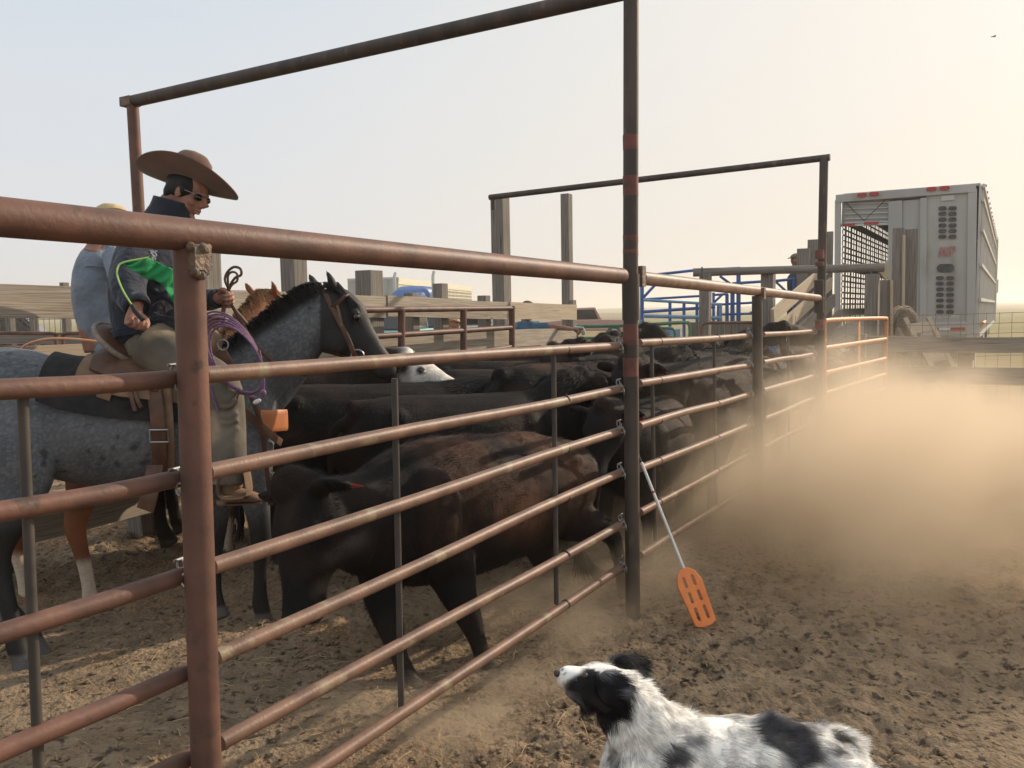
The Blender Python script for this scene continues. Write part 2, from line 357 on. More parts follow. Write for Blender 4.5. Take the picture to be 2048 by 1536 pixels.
def warp_axis(n, a, lim, c=0.0):
    t = np.linspace(-1, 1, n); s = np.sign(t); m = np.abs(t)
    k = a*m+(lim-a)*np.maximum(0, (m-.78)/.22)**5
    return c+s*k
xs = warp_axis(900, 6.2, 6000, .2)
v = np.linspace(0, 1, 900); ys = 1.2+ (14*v**1.6) + 6500*np.maximum(0, (v-.86)/.14)**5
ys = np.concatenate([[-60, -20, -6, -2, 0], ys])
X, Y = np.meshgrid(xs, ys); Zg = ground_h(X.ravel(), Y.ravel())
co = np.stack([X.ravel(), Y.ravel(), Zg], 1).astype(np.float32)
nx, ny = len(xs), len(ys)
me = bpy.data.meshes.new('ground'); me.vertices.add(nx*ny); me.vertices.foreach_set('co', co.ravel())
I, J = np.meshgrid(np.arange(nx-1), np.arange(ny-1)); q = (J*nx+I).ravel()
lp = np.stack([q, q+1, q+nx+1, q+nx], 1).ravel().astype(np.int32); nf = len(q)
me.loops.add(nf*4); me.loops.foreach_set('vertex_index', lp); me.polygons.add(nf); me.polygons.foreach_set('loop_start', (np.arange(nf)*4).astype(np.int32)); me.update(calc_edges=True); me.shade_smooth()
def ground_mat():
    m = bpy.data.materials.new('corral_dirt_and_prairie'); m.use_nodes = True; t = m.node_tree; N = t.nodes; L = t.links; b = N['Principled BSDF']
    g = N.new('ShaderNodeNewGeometry')
    def noise(s, d=8, vec=None):
        x = N.new('ShaderNodeTexNoise'); x.inputs['Scale'].default_value = s; x.inputs['Detail'].default_value = d; L.new(vec or g.outputs['Position'], x.inputs['Vector']); return x.outputs[0]
    def mr(x, a, c, o0=0, o1=1):
        r = N.new('ShaderNodeMapRange'); r.inputs[1].default_value = a; r.inputs[2].default_value = c; r.inputs[3].default_value = o0; r.inputs[4].default_value = o1; L.new(x, r.inputs[0]); return r.outputs[0]
    def mix(f, a, c):
        x = N.new('ShaderNodeMix'); x.data_type = 'RGBA'; L.new(f, x.inputs[0])
        for i, k in ((6, a), (7, c)):
            if isinstance(k, tuple): x.inputs[i].default_value = (*k, 1)
            else: L.new(k, x.inputs[i])
        return x.outputs[2]
    dirt = mix(mr(noise(5), .35, .65), (.200, .142, .090), (.335, .242, .154))
    dirt = mix(mr(noise(38, 6), .52, .66), dirt, (.27, .195, .125))
    dirt = mix(mr(noise(22, 6), .55, .66), dirt, (.085, .062, .043))  # dark flecks: shade of small cavities put into the dirt colour
    sx = N.new('ShaderNodeSeparateXYZ'); L.new(g.outputs['Position'], sx.inputs[0])
    # trampled reddish hay on the alley side
    hay = N.new('ShaderNodeMath'); hay.operation = 'MULTIPLY'; L.new(mr(noise(1.3, 6), .50, .62), hay.inputs[0]); L.new(mr(sx.outputs[0], .4, -.8), hay.inputs[1])
    strw = mix(mr(noise(60, 4), .4, .6), (.19, .12, .07), (.34, .22, .125))
    dirt = mix(hay.outputs[0], dirt, strw)
    grass = mix(mr(noise(.08, 6), .4, .62), (.30, .24, .115), (.22, .21, .085))
    grass = mix(mr(noise(1.7, 6), .5, .7), grass, (.20, .16, .09))
    grass = mix(mr(noise(.0035, 6), .5, .6), grass, (.16, .13, .075))
    fy = N.new('ShaderNodeVectorMath'); fy.operation = 'DOT_PRODUCT'; L.new(g.outputs['Position'], fy.inputs[0]); fy.inputs[1].default_value = (.35, 1, 0)
    edge = N.new('ShaderNodeMath'); edge.operation = 'MULTIPLY_ADD'; L.new(noise(.5, 4), edge.inputs[0]); edge.inputs[1].default_value = 4; L.new(fy.outputs['Value'], edge.inputs[2])
    col = mix(mr(edge.outputs[0], 19, 23), dirt, grass)
    fm = mr(sx.outputs[1], 600, 1500); col = mix(fm, col, (.13, .115, .09))
    L.new(col, b.inputs['Base Color']); b.inputs['Roughness'].default_value = .95; b.inputs['Specular IOR Level'].default_value = .15
    bp = N.new('ShaderNodeBump'); bp.inputs['Strength'].default_value = 1.0; bp.inputs['Distance'].default_value = .03; L.new(noise(42, 10), bp.inputs['Height']); L.new(bp.outputs[0], b.inputs['Normal'])
    return m
GM = ground_mat(); me.materials.append(GM)
go = bpy.data.objects.new('ground', me); COL.objects.link(go); go['kind'] = 'structure'

# loose clods and straw: uncountable litter on the ground
def scatter_clods(n, name, seed, smin, smax, area, matc, flat=.6):
    rs = np.random.RandomState(seed); vs = []; fs = []
    bs = [(0, 0, 1), (.9, 0, .2), (.3, .85, .3), (-.75, .5, .15), (-.7, -.55, .3), (.25, -.9, .2), (0, 0, -.5)]
    bf = [(0, 1, 2), (0, 2, 3), (0, 3, 4), (0, 4, 5), (0, 5, 1), (6, 2, 1), (6, 3, 2), (6, 4, 3), (6, 5, 4), (6, 1, 5)]
    x, y = area(rs, n); h = ground_h(x, y)
    S = smin+(smax-smin)*rs.rand(n)**3.5
    A = rs.rand(n)*6.28; ca, sa = np.cos(A), np.sin(A)
    B = np.array(bs)[None]*(.7+.6*rs.rand(n, 7, 1)); B = B*S[:, None, None]; B[:, :, 2] *= flat
    vx = B[:, :, 0]*ca[:, None]-B[:, :, 1]*sa[:, None]+x[:, None]; vy = B[:, :, 0]*sa[:, None]+B[:, :, 1]*ca[:, None]+y[:, None]; vz = B[:, :, 2]+h[:, None]+S[:, None]*.15
    co = np.stack([vx, vy, vz], 2).reshape(-1, 3); F = (np.array(bf)[None]+(np.arange(n)*7)[:, None, None]).reshape(-1, 3)
    m = bpy.data.meshes.new(name); m.from_pydata(co.tolist(), [], F.tolist()); m.materials.append(matc); m.shade_smooth()
    o = bpy.data.objects.new(name, m); COL.objects.link(o); return o
def a_near(rs, n):
    y = 1.6+9*rs.rand(n)**1.5; x = (rs.rand(n)*1.5-.78)*y*.85; return x, y
def a_clump(rs, n):
    c = rs.rand(60, 2); k = rs.randint(0, 60, n)
    y = 2+5*c[k, 1]**1.2+rs.randn(n)*.14; x = (c[k, 0]*1.3-.55)*y*.8+rs.randn(n)*.16; return x, y
o = scatter_clods(9000, 'dirt_clods', 21, .003, .020, a_near, GM); tag(o, 'loose dry clods of dirt scattered over the corral ground', 'dirt clods', kind='stuff')
o = scatter_clods(5000, 'dirt_crumbs', 22, .003, .024, a_clump, GM); tag(o, 'clusters of crumbled trampled earth across the dirt', 'dirt crumbs', kind='stuff')
def straw(n, seed):
    rs = np.random.RandomState(seed); y = 1.9+6*rs.rand(n)**1.3; x = (rs.rand(n)*1.35-.72)*y*.8
    keep = (rs.rand(n) < np.where(x < .6, 1, .25)); x = x[keep]; y = y[keep]; n = len(x)
    A = rs.rand(n)*6.28; L = .015+.10*rs.rand(n)**2.2; W = .0011+.0008*rs.rand(n); h = ground_h(x, y)+.012
    dx, dy = np.cos(A)*L/2, np.sin(A)*L/2; px, py = -np.sin(A)*W, np.cos(A)*W
    t = (rs.rand(n)-.3)*L*.3
    co = np.stack([np.stack([x-dx-px, y-dy-py, h], 1), np.stack([x-dx+px, y-dy+py, h+W], 1), np.stack([x+px*.5, y+py*.5, h+np.abs(t)+.004], 1), np.stack([x+dx+px, y+dy+py, h+t+W], 1), np.stack([x+dx-px, y+dy-py, h+t], 1), np.stack([x-px, y-py, h+np.abs(t)+.003], 1)], 1).reshape(-1, 3)
    F = (np.arange(n)*6)[:, None]+np.array([[0, 1, 2, 5]]); F2 = (np.arange(n)*6)[:, None]+np.array([[5, 2, 3, 4]])
    m = bpy.data.meshes.new('straw'); m.from_pydata(co.tolist(), [], F.tolist()+F2.tolist()); m.materials.append(M('dry_straw', (.50, .35, .18), (.32, .21, .11), scale=9, rough=.8))
    o = bpy.data.objects.new('straw', m); COL.objects.link(o); tag(o, 'bits of dry straw strewn over the corral dirt', 'straw', kind='stuff')
straw(3600, 5)
# ------------------------------------------------------------------ the near pipe fence
IN = FPL.off(.055)         # panels hang just inside the posts
PR = .0375; RR = .0225
def fp(px, py, pl=None): return (pl or FPL).at(px, py)
fence = empty('pipe_fence', fp(412, 1536), 'rusty pipe fence with a thick top rail, running from the camera towards the silver trailer', 'fence')
def ground_under(p): return Vector((p.x, p.y, gh(p.x, p.y)-.12))
def post_line(top, bot):   # extend a post down to the ground
    d = (bot-top).normalized(); k = (gh(bot.x, bot.y)-.1-bot.z)/d.z; return top, bot+d*k
a, b = post_line(fp(377, 500), fp(413, 1536))
MB().tube([b, a], PR, 28).build('post', MT['rust'], fence)
P1T = a
L0 = fp(-260, 409); L1 = fp(1243, 552)
MB().tube([L0, L1], PR+.003, 28).build('top_rail', MT['rust'], fence)
T2a, T2b = fp(1281, 556), fp(1644, 597)
MB().tube([T2a, T2b], PR, 24).build('top_rail', MT['rust2'], fence)
m = MB()
for k, (px) in enumerate((1225, 1238)):
    q = fp(px, 430+(552-430)*px/1243.); m.tube([q-FD*.022, q+FD*.022], PR+.0035, 24)
m.build('red_band', MT['red'], fence)
q = P1T + V(0, 0, -.02)
m = MB(); mt = Matrix.Rotation(-FA, 3, 'Z')
q = q-FD*.03; m.box(q-FN*.022+FD*.03, (.062, .05, .062), mt.to_4x4())
for i in range(14): m.sph(q-FN*(.04+.01*random.random())+FD*(.055*random.random())+V(0, 0, -.033-.012*random.random()+(.06 if i % 2 else 0)), .006+.008*random.random(), 8, 6)
m.build('weld_bracket', MT['weld'], fence)
a, b = post_line(fp(1514, 592), fp(1517, 960)); P3T = a
MB().tube([b, a], PR+.003, 24).build('post', MT['dark'], fence)
m = MB(); m.box(a-FN*.03+FD*.03+V(0, 0, .02), (.05, .05, .09), mt.to_4x4()); m.build('weld_bracket', MT['weld'], fence)

def fence_rail_y(seg, px): return 0
# panel rails, read off as centre lines on the plane of the panels
def panel(rails, stiles, label, mat, x0, x1, joints=(), chains=(), rr=RR):
    root = empty('livestock_gate', IN.at((x0+x1)/2, rails[-1][3]), label, 'fence panel', 'pipe panels chained between the fence posts')
    ends = []
    for (xa, ya, xb, yb) in rails:
        pa, pb = IN.at(xa, ya), IN.at(xb, yb)
        MB().tube([pa, pa+(pb-pa)*.33+V(0, 0, random.uniform(-.006, .006)), pa+(pb-pa)*.66-V(0, 0, random.uniform(-.006, .006)), pb], rr, 20, k=3).build('rail', mat, root); ends.append((pa, pb))
        for jx in joints:
            t = (jx-xa)/(xb-xa)
            if 0 < t < 1:
                q = IN.at(jx, ya+(yb-ya)*t); d = (pb-pa).normalized(); MB().tube([q-d*.006, q+d*.006], rr*1.06, 20).build('joint_ring', MT['black'], root)
    for (xt, yt, xb_, yb_) in stiles:
        pa, pb = IN.off(.012).at(xt, yt), IN.off(.012).at(xb_, yb_)
        MB().tube([pa, pb], .0115, 12).build('stile', MT['stile'], root)
    for (cx, cy, px) in chains:
        q = IN.at(cx, cy); m = MB()
        for k in range(4):
            c = q+V(0, 0, .012-.016*k)+FD*(.012*math.sin(k*2))-FN*.012*k; ax = Matrix.Rotation(k*1.57, 3, 'Z')
            pts = [c+ax @ V(.009*math.cos(t_), 0, .016*math.sin(t_)) for t_ in np.linspace(0, 2*math.pi, 11)]
            m.tube(pts, .0032, 6, cap=False)
        m.tube([q-FD*.02+V(0, 0, .028), q+FD*.03+V(0, 0, .030)], .004, 6)
        m.build('chain_latch', MT['chain'], root)
    return root
# panel left of the near post
panel([(-260, 799, 356, 757), (-260, 1071, 360, 956), (-260, 1350, 366, 1151), (-200, 1592, 376, 1343), (40, 1690, 384, 1512)],
      [(45, 792, 78, 1545)], 'rusty rail panel at the left, between the camera side and the near post', MT['rust'], -200, 376, chains=[(350, 752, 0), (352, 960, 0), (362, 1140, 0)])
panel([(408, 750, 1240, 692), (416, 944, 1242, 777), (424, 1133, 1243, 861), (432, 1314, 1244, 944), (440, 1486, 1246, 1047), (448, 1664, 1248, 1131)],
      [(789, 757, 803, 1428), (1107, 706, 1113, 1208)], 'rusty rail panel between the near post and the tall dark post', MT['rust2'], 408, 1240, joints=(1131,),
      chains=[(1234, 686, 0), (1236, 770, 0), (1237, 852, 0), (1238, 938, 0), (1240, 1040, 0), (1241, 1124, 0)])
panel([(1278, 686, 1500, 671), (1278, 767, 1502, 731), (1278, 852, 1503, 787), (1279, 937, 1504, 847), (1280, 1025, 1504, 904), (1280, 1111, 1504, 970)],
      [(1303, 690, 1310, 1085), (1428, 680, 1432, 1010)], 'rail panel just beyond the tall dark post, before the shorter post', MT['rust2'], 1278, 1500, joints=(1318, 1434), chains=[(1496, 664, 0), (1497, 723, 0), (1498, 780, 0), (1499, 840, 0), (1500, 898, 0)])
panel([(1526, 669, 1630, 662), (1526, 725, 1631, 707), (1526, 781, 1631, 750), (1527, 838, 1631, 795), (1527, 895, 1631, 841), (1528, 951, 1631, 885)],
      [(1576, 668, 1578, 905)], 'farthest rail panel, between the shorter post and the farther tall post', MT['rust2'], 1526, 1630, chains=[(1627, 658, 0), (1627, 702, 0), (1627, 745, 0)])

# ------------------------------------------------------------------ two overhead frames spanning the alley
def frame(base_px, top_px, cap_far, mat_near, mat_far, mat_bar, label, r=.042, wood=None, near_out=None, bands=()):
    B = fp(*base_px)
    pl = Plane(B, FD)                    # plane across the alley
    root = empty('overhead_pipe_frame', B, label, 'pipe frame', 'overhead pipe frames across the alley')
    T = fp(*top_px); _, bb = post_line(T, B)
    far = pl.at(*cap_far); far_b = Vector((far.x, far.y, gh(far.x, far.y)-.1))
    return root, pl, T, bb, far, far_b
# frame 1
B = P2G; pl1 = Plane(P2G, FD)
fr1 = empty('overhead_pipe_frame', B, 'tall dark pipe frame crossing over the riders, one leg beside the orange paddle', 'pipe frame', 'overhead pipe frames across the alley')
bar_a, bar_b = pl1.at(265, 203), pl1.at(1180, -2)
dirn = (bar_b-bar_a).normalized()
t_end = (P2G-bar_a).dot(-FN)/dirn.dot(-FN); bar_e = bar_a+dirn*(t_end+.05)
topc = bar_a+dirn*t_end
pbot = fp(1266, 1222)-V(0, 0, .12); pmid = fp(1261, 560)
MB().tube([pbot, pmid, Vector((topc.x, topc.y, topc.z+.04))], [.040, .040, .040], 28).build('post', MT['dark'], fr1)
m = MB(); m.tube([fp(1261, 548), fp(1262, 640)], .0465, 28).build('post_sleeve', MT['dark'], fr1)
for (y0, y1) in ((270, 300), (352, 392), (470, 486), (498, 512), (648, 690), (716, 752)):
    MB().tube([fp(1261, y0), fp(1261.5, y1)], .0408, 28).build('red_band', MT['red'], fr1)
m = MB(); q = fp(1270, 553)-FN*.03; m.box(q+FD*.02, (.03, .05, .11), mt.to_4x4()); m.build('weld_bracket', MT['weld'], fr1)
MB().tube([bar_a-dirn*.06, bar_a+dirn*t_end*.5, bar_e], .045, 24).build('crossbar', MT['dark'], fr1)
fb = pl1.at(273, 430); fdn = (fb-bar_a).normalized()
MB().tube([bar_a, Vector((bar_a.x+.02, bar_a.y, -.1))], .044, 24).build('post', MT['rust'], fr1)
MB().box(bar_a-dirn*.03, (.12, .10, .07), mt.to_4x4()).build('weld_bracket', MT['weld'], fr1, bevel=.004)
# frame 2
B4 = fp(1636, 915); pl2 = Plane(B4, FD)
fr2 = empty('overhead_pipe_frame', B4, 'smaller farther pipe frame, its crossbar ending on a grey timber post', 'pipe frame', 'overhead pipe frames across the alley')
T4 = fp(1648, 316); F4 = pl2.at(986, 394)
MB().tube([B4-V(0, 0, .15), T4], .0445, 24).build('post', MT['dark'], fr2)
MB().tube([fp(1638, 560), fp(1638, 625)], .049, 24).build('post_sleeve', MT['dark'], fr2)
for (y0, y1) in ((500, 517), (524, 532), (640, 660)): MB().tube([fp(1639, y0), fp(1639, y1)], .0455, 24).build('red_band', MT['red'], fr2)
d2 = (T4-F4).normalized()
MB().tube([F4-d2*.05, T4+d2*.06], .036, 20).build('crossbar', MT['dark'], fr2)
MB().tube([F4, F4-V(0, 0, .16)], .028, 16).build('stub', MT['dark'], fr2)

# ------------------------------------------------------------------ orange gate beyond
PG0 = fp(1650, 860); G0 = Vector((PG0.x, PG0.y, 0)); g1 = P(1772, 800, 12.2); gd = Vector((g1.x-G0.x, g1.y-G0.y, 0)).normalized()
gpl = Plane(G0, Vector((-gd.y, gd.x, 0)))
gate = empty('orange_pipe_gate', G0, 'orange tubular gate standing in the dust beyond the last pipe panel', 'gate')
tl, tr = gpl.at(1652, 640), gpl.at(1772, 636); bl, br = gpl.at(1650, 856), gpl.at(1768, 799)
tl1 = gpl.at(1648, 655); tl2 = gpl.at(1662, 640); tr1 = gpl.at(1765, 636.5); tr2 = gpl.at(1773, 650)
MB().tube([bl-V(0, 0, .1), tl1, gpl.at(1651, 645), tl2, tr1, gpl.at(1771, 640), tr2, br], .026, 14, k=3).build('frame', MT['orange'], gate)
for ya, yb in ((696, 678), (746, 717), (787, 748), (824, 777), (856, 799)):
    MB().tube([gpl.at(1649, ya), gpl.at(1771, yb)], .026, 14).build('rail', MT['orange'], gate)
MB().beam(gpl.at(1718, 640), gpl.at(1718, 828), .012, .10, up=gd).build('brace', MT['orange'], gate)
hz = gpl.at(1646, 681); MB().tube([hz-gd*.08, hz+gd*.1], .02, 10).build('hinge', MT['orange'], gate)
# ------------------------------------------------------------------ wooden back fence of the alley
BO = G(265, 1085); BO.z = 0
BPL = Plane(BO, FN)
def bd(m, xa, ya, xb, yb, ht, wd=.045, pl=None, seg=6):
    pl = pl or BPL; return m.beam(pl.at(xa, ya), pl.at(xb, yb), wd, ht, warp=.006, seg=seg, ragged=.004)
bf = empty('plank_fence', BPL.at(700, 900), 'long weathered plank fence behind the riders and cattle', 'fence')
bd(MB(), -160, 598, 330, 607, .215).build('board', MT['wood'], bf)
bd(MB(), 332, 605, 770, 613, .215).build('board', MT['wood'], bf)
bd(MB(), 772, 613, 1022, 621, .215).build('board', MT['wood'], bf)
m = MB(); m.beam(BPL.off(-.02).at(1018, 621), BPL.off(-.02).at(1151, 624.5), .045, .215, seg=4, ragged=.004); m.build('board', MT['wood3'], bf)
for (ya, yb, ht) in ((729, 671, .22), (855, 712, .22), (947, 755, .20), (1062, 800, .24)):
    for (x0, x1) in ((-160, 420), (423, 800), (803, 1151)):
        f = lambda x: ya+(yb-ya)*(x/1151.)
        bd(MB(), x0, f(x0), x1, f(x1), ht).build('board', MT['wood'] if random.random() < .7 else MT['wood3'], bf)
def tpost(parent, px, ytop, Y=None, wd=.17, mat='wood2', pl=None, dp=None, name='post', lean=0.0):
    pl = pl or BPL.off(.11); top = pl.at(px, ytop) if Y is None else P(px, ytop, Y)
    b = Vector((top.x+lean, top.y, -.15)); s = wd
    m = MB(); m.beam(b, top, wd, dp or wd, up=FD, seg=5, ragged=.004, warp=.004); return m.build(name, MT[mat], parent, bevel=.006)
for (px, yt, wd) in ((-60, 560, .16), (265, 585, .17), (411, 505, .17), (587, 512, .17), (738, 541, .20), (823, 586, .12), (880, 567, .13), (968, 591, .12), (1142, 600, .12)):
    tpost(bf, px, yt, wd=wd)
o = tpost(None, 1000, 395, pl=BPL.off(.45), wd=.19); o.name = 'timber_post'; tag(o, 'taller thick timber post holding the end of the far overhead crossbar', 'post', 'tall timber posts over the plank fence')
o = tpost(None, 1133, 388, pl=BPL.off(.50), wd=.14); o.name = 'timber_post'; tag(o, 'thinner tall timber post right of the crossbar, at the end of the plank fence', 'post', 'tall timber posts over the plank fence')
o = tpost(None, 580, 500, pl=BPL.off(.6), wd=.10); bpy.data.objects.remove(o)
# pipe gate standing open against the plank fence
GP = BPL.off(-.16)
pg = empty('pipe_gate', GP.at(900, 800), 'brown pipe gate folded open against the plank fence, behind the herd', 'gate')
for (xa, ya, xb, yb) in ((620, 621, 1027, 616.5), (620, 681, 1024, 655), (620, 757, 1020, 694)): MB().tube([GP.at(xa, ya), GP.at(xb, yb)], .031, 12).build('rail', MT['rust'], pg)
for (x, ya, yb) in ((620, 620, 830), (803, 620, 790), (927, 617, 750), (1024, 612, 720)): MB().tube([GP.at(x, ya), GP.at(x, yb)], .038, 12).build('stile', MT['rust'], pg)

# wire fence and thin posts far left, beyond the plank fence
wf = empty('wire_fence', P(70, 700, 11), 'wire mesh fence on thin wooden posts seen left of the denim rider', 'fence')
for px, yt in ((18, 600), (66, 600), (128, 565), (-30, 600), (-80, 600)): tpost(wf, px, yt, Y=11, wd=.085)
m = MB()
for k in range(34): q = P(-80+k*11, 600, 11.1); m.tube([Vector((q.x, q.y, 0)), Vector((q.x, q.y, 1.85))], .004, 4)
for k in range(10): z = .2+k*.18; m.tube([Vector((-9, 11.1, z)), Vector((-3.5, 11.1, z))], .004, 4)
m.build('wire_mesh', MT['weld'], wf)
MB().beam(P(-80, 676, 10.9), P(250, 680, 10.9), .04, .14).build('board', MT['wood2'], wf)
lp_ = empty('corral_gate', P(60, 700, 10), 'low brown round-cornered corral panel beyond the plank fence, left of the denim rider', 'panel')
for x0, x1 in ((-60, 111),):
    MB().tube([P(x0, 666, 10), P(x1-8, 667, 10), P(x1-1, 672, 10), P(x1+1, 682, 10), P(x1+3, 780, 10)], .022, 8, k=2).build('frame', MT['rust'], lp_)
    MB().tube([P(x0, 694, 10), P(x1+1, 694, 10)], .018, 8).build('rail', MT['rust'], lp_)
lp_ = empty('corral_gate', P(190, 700, 10), 'low brown round-cornered corral panel directly behind the denim rider', 'panel')
MB().tube([P(128, 780, 10), P(126, 682, 10), P(128, 672, 10), P(136, 667, 10), P(300, 664, 10)], .022, 8, k=2).build('frame', MT['rust'], lp_)
MB().tube([P(126, 694, 10), P(300, 694, 10)], .018, 8).build('rail', MT['rust'], lp_)

# ------------------------------------------------------------------ right: boards, wire mesh
rb = empty('board_fence', P(1900, 800, 12.8), 'two grey horizontal boards of the fence at the right edge, half lost in dust', 'fence')
MB().beam(P(1735, 688, 13.0), P(2200, 690, 12.6), .05, .235, seg=8, warp=.01, ragged=.003).build('board', MT['wood2'], rb)
MB().beam(P(1735, 749, 13.0), P(2200, 753, 12.6), .05, .26, seg=8, warp=.01, ragged=.003).build('board', MT['wood2'], rb)
for px in (1722, 2110): tpost(rb, px, 668, Y=13.1, wd=.15)
wm = empty('wire_fence', P(1950, 800, 13.6), 'large-square wire mesh fence behind the grey boards at the right edge', 'fence')
m = MB()
for k in range(-14, 9):
    q = P(1948+k*25.5, 624, 13.6); m.tube([Vector((q.x, q.y, 0)), Vector((q.x, q.y, 1.52))], .0038, 4)
for z in (.1, .35, .6, .84, 1.02, 1.2, 1.36, 1.52): m.tube([P(1700, 600, 13.6)*1 + V(0, 0, z-P(1700, 600, 13.6).z), P(1870, 600, 13.6)+V(0, 0, z-.03-P(1870, 600, 13.6).z), P(2200, 600, 13.6)+V(0, 0, z+.02-P(2200, 600, 13.6).z)], .0038, 4)
m.build('wire_mesh', MT['weld'], wm)
tpost(wm, 2150, 600, Y=13.6, wd=.1)

# ------------------------------------------------------------------ loading chute
ch = empty('loading_chute', P(1700, 760, 15), 'weathered wooden loading chute ramp climbing to the silver trailer', 'loading chute')
MB().tube([P(1386, 545, 14.4), P(1560, 540, 14.1), P(1768, 535, 13.7)], [.072, .066, .07], 14, k=2).build('log_beam', MT['wood2'], ch)
for (px, wd) in ((1411, .165), (1537, .2), (1745, .2)):
    tpost(ch, px, 548, Y=14.25 if px < 1700 else 13.75, wd=wd)
for (px, wd) in ((1400, .03), (1530, .03), (1738, .03)):
    MB().tube([P(px+4, 534, 14.15), P(px+4, 556, 14.1)], .012, 6).build('strap', MT['stile'], ch)
for (xa, ya, xb, yb, h, mt_) in ((1545, 632, 1652, 538, .22, 'wood3'), (1553, 664, 1662, 566, .22, 'wood3'), (1560, 700, 1668, 600, .24, 'wood2'), (1572, 738, 1680, 632, .26, 'wood2'), (1600, 752, 1690, 668, .25, 'wood2')):
    MB().beam(P(xa, ya, 13.6), P(xb, yb, 16.6), .05, h, seg=4, ragged=.01).build('ramp_board', MT[mt_], ch)
for (x0, yt, Y, wd) in ((1606, 497, 16.2, .22), (1626, 479, 16.5, .20), (1646, 474, 16.7, .14), (1659, 463, 16.9, .15)):
    tpost(ch, x0, yt, Y=Y, wd=wd, dp=.05, name='upright_plank')
for (x0, yt, Y, wd) in ((1770, 560, 14.2, .24), (1797, 456, 16.0, .20), (1821, 458, 16.05, .27)):
    tpost(ch, x0, yt, Y=Y, wd=wd, dp=.04, name='side_sheet')
MB().beam(P(1783, 560, 14.1), P(1783, 690, 14.1), .03, .04, up=(1, 0, 0)).build('light_edge_strip', MT['wood3'], ch)  # pale strip added for the edge light on the sheet
MB().beam(P(1808, 470, 15.9), P(1806, 640, 15.9), .03, .05, up=(1, 0, 0)).build('light_edge_strip', MT['wood3'], ch)
MB().beam(P(1640, 720, 14.0), P(1760, 640, 17.0), 1.0, .06, up=(0, 0, 1)).build('ramp_floor', MT['wood2'], ch)
m = MB(); m.prism([P(1758, 543, 13.7), P(1776, 520, 13.7), P(1780, 548, 13.7), P(1772, 560, 13.7)], V(0, .05, 0)); m.build('torn_flap', MT['wood3'], ch)
# plank wall with brown pipe in front, middle distance
pw = empty('plank_wall', P(1440, 700, 13.9), 'low wall of grey upright planks between the green panel and the chute', 'wall')
for k in range(9):
    x = 1384+k*14.5; tp = P(x, 642+random.random()*3, 14.6); MB().beam(Vector((tp.x, tp.y, 0)), tp, .115, .03, up=(0, 1, 0)).build('plank', MT['wood2'], pw)
o = MB().tube([P(1402, 700, 14.0), P(1403, 655, 14.0), P(1408, 648, 14.0), P(1420, 646, 14.0), P(1506, 645, 14.0)], .025, 8, k=2).build('corral_pipe', MT['rust']); tag(o, 'bent brown pipe rail in front of the grey plank wall', 'pipe rail')
# round bale of wire and ladder
rbale = empty('wire_roll', P(1812, 700, 13.95), 'big round weathered roll behind the grey boards by the chute', 'wire roll')
c = P(1812, 664, 14.2); m = MB(); ax = V(.35, -.93, 0); s1 = V(.93, .35, 0)
m.ell(c, [s1*.26, ax*.20, V(0, 0, .40)], 24, 16); m.build('core', M('matted_wire', (.13, .105, .08), (.24, .19, .13), scale=14, stretch=(1, 1, 3), rough=.9, bump=.9, bscale=30, bdist=.05), rbale)
m = MB()
for k in range(26):
    r = .24+.05*random.random(); o2 = ax*(-.19+.02*random.random()*8); tilt = random.uniform(-.12, .12)
    m.tube([c+o2*.9+s1*(r*math.cos(t)*1.02)+V(0, 0, 1.5*r*math.sin(t)+tilt*math.cos(t)) for t in np.linspace(-.2, math.pi+.2, 14)], .006, 5)
m.build('wire_loops', MT['wood3'], rbale)
lad = empty('wooden_ladder', P(1925, 830, 13.4), 'broken pale wooden ladder leaning in the dust behind the grey boards', 'ladder')
LA, LB, LC, LD = P(1809, 636, 13.9), P(1914, 826, 13.2), P(1856, 634, 13.9), P(1948, 818, 13.2)
LU = (LB-LA).cross(LC-LA).normalized()
MB().beam(LA, LB, .07, .05, up=LU).build('ladder_rail', MT['wood3'], lad)
MB().beam(LC, LD, .07, .05, up=LU).build('ladder_rail', MT['wood3'], lad)
for t in (.12, .44, .76, .95):
    MB().beam(LA+(LB-LA)*t, LC+(LD-LC)*(t-.02), .17, .03, up=LU).build('rung', MT['wood3'], lad)
MB().beam(P(1795, 655, 13.95), P(1862, 800, 13.5), .06, .04, up=LU).build('loose_slat', MT['wood2'], lad)

# ------------------------------------------------------------------ green and blue pipework
gp = empty('green_gate', P(1260, 700, 13), 'green tubular panel with round corners beyond the cattle, left part behind the tall dark post', 'panel')
MB().tube([P(1128, 653, 13), P(1250, 651, 13), P(1366, 645, 13.4), P(1377, 648, 13.4), P(1380, 660, 13.4), P(1379, 700, 13.4)], .028, 8, k=2).build('frame', MT['green'], gp)
MB().tube([P(1128, 676, 13), P(1250, 676, 13), P(1345, 674, 13.4)], .022, 8).build('rail', MT['green'], gp)
MB().tube([P(1277, 657, 12.9), P(1338, 656, 12.9), P(1347, 660, 12.9), P(1350, 668, 12.9), P(1350, 720, 12.9)], .022, 8, k=2).build('inner_frame', MT['green'], gp)
for px in (1154, 1222, 1300): MB().tube([P(px, 652, 13), P(px, 740, 13)], .02, 8).build('stile', MT['green'], gp)
bb = empty('blue_frame', P(1400, 700, 17), 'tall bright blue pipe framework standing on the prairie left of the chute', 'frame')
def bl_(pts, r=.035, Y=17, name='bar', mat='blue', par=None): MB().tube([P(x, y, Y) for x, y in pts], r*.8, 8).build(name, MT[mat], par or bb)
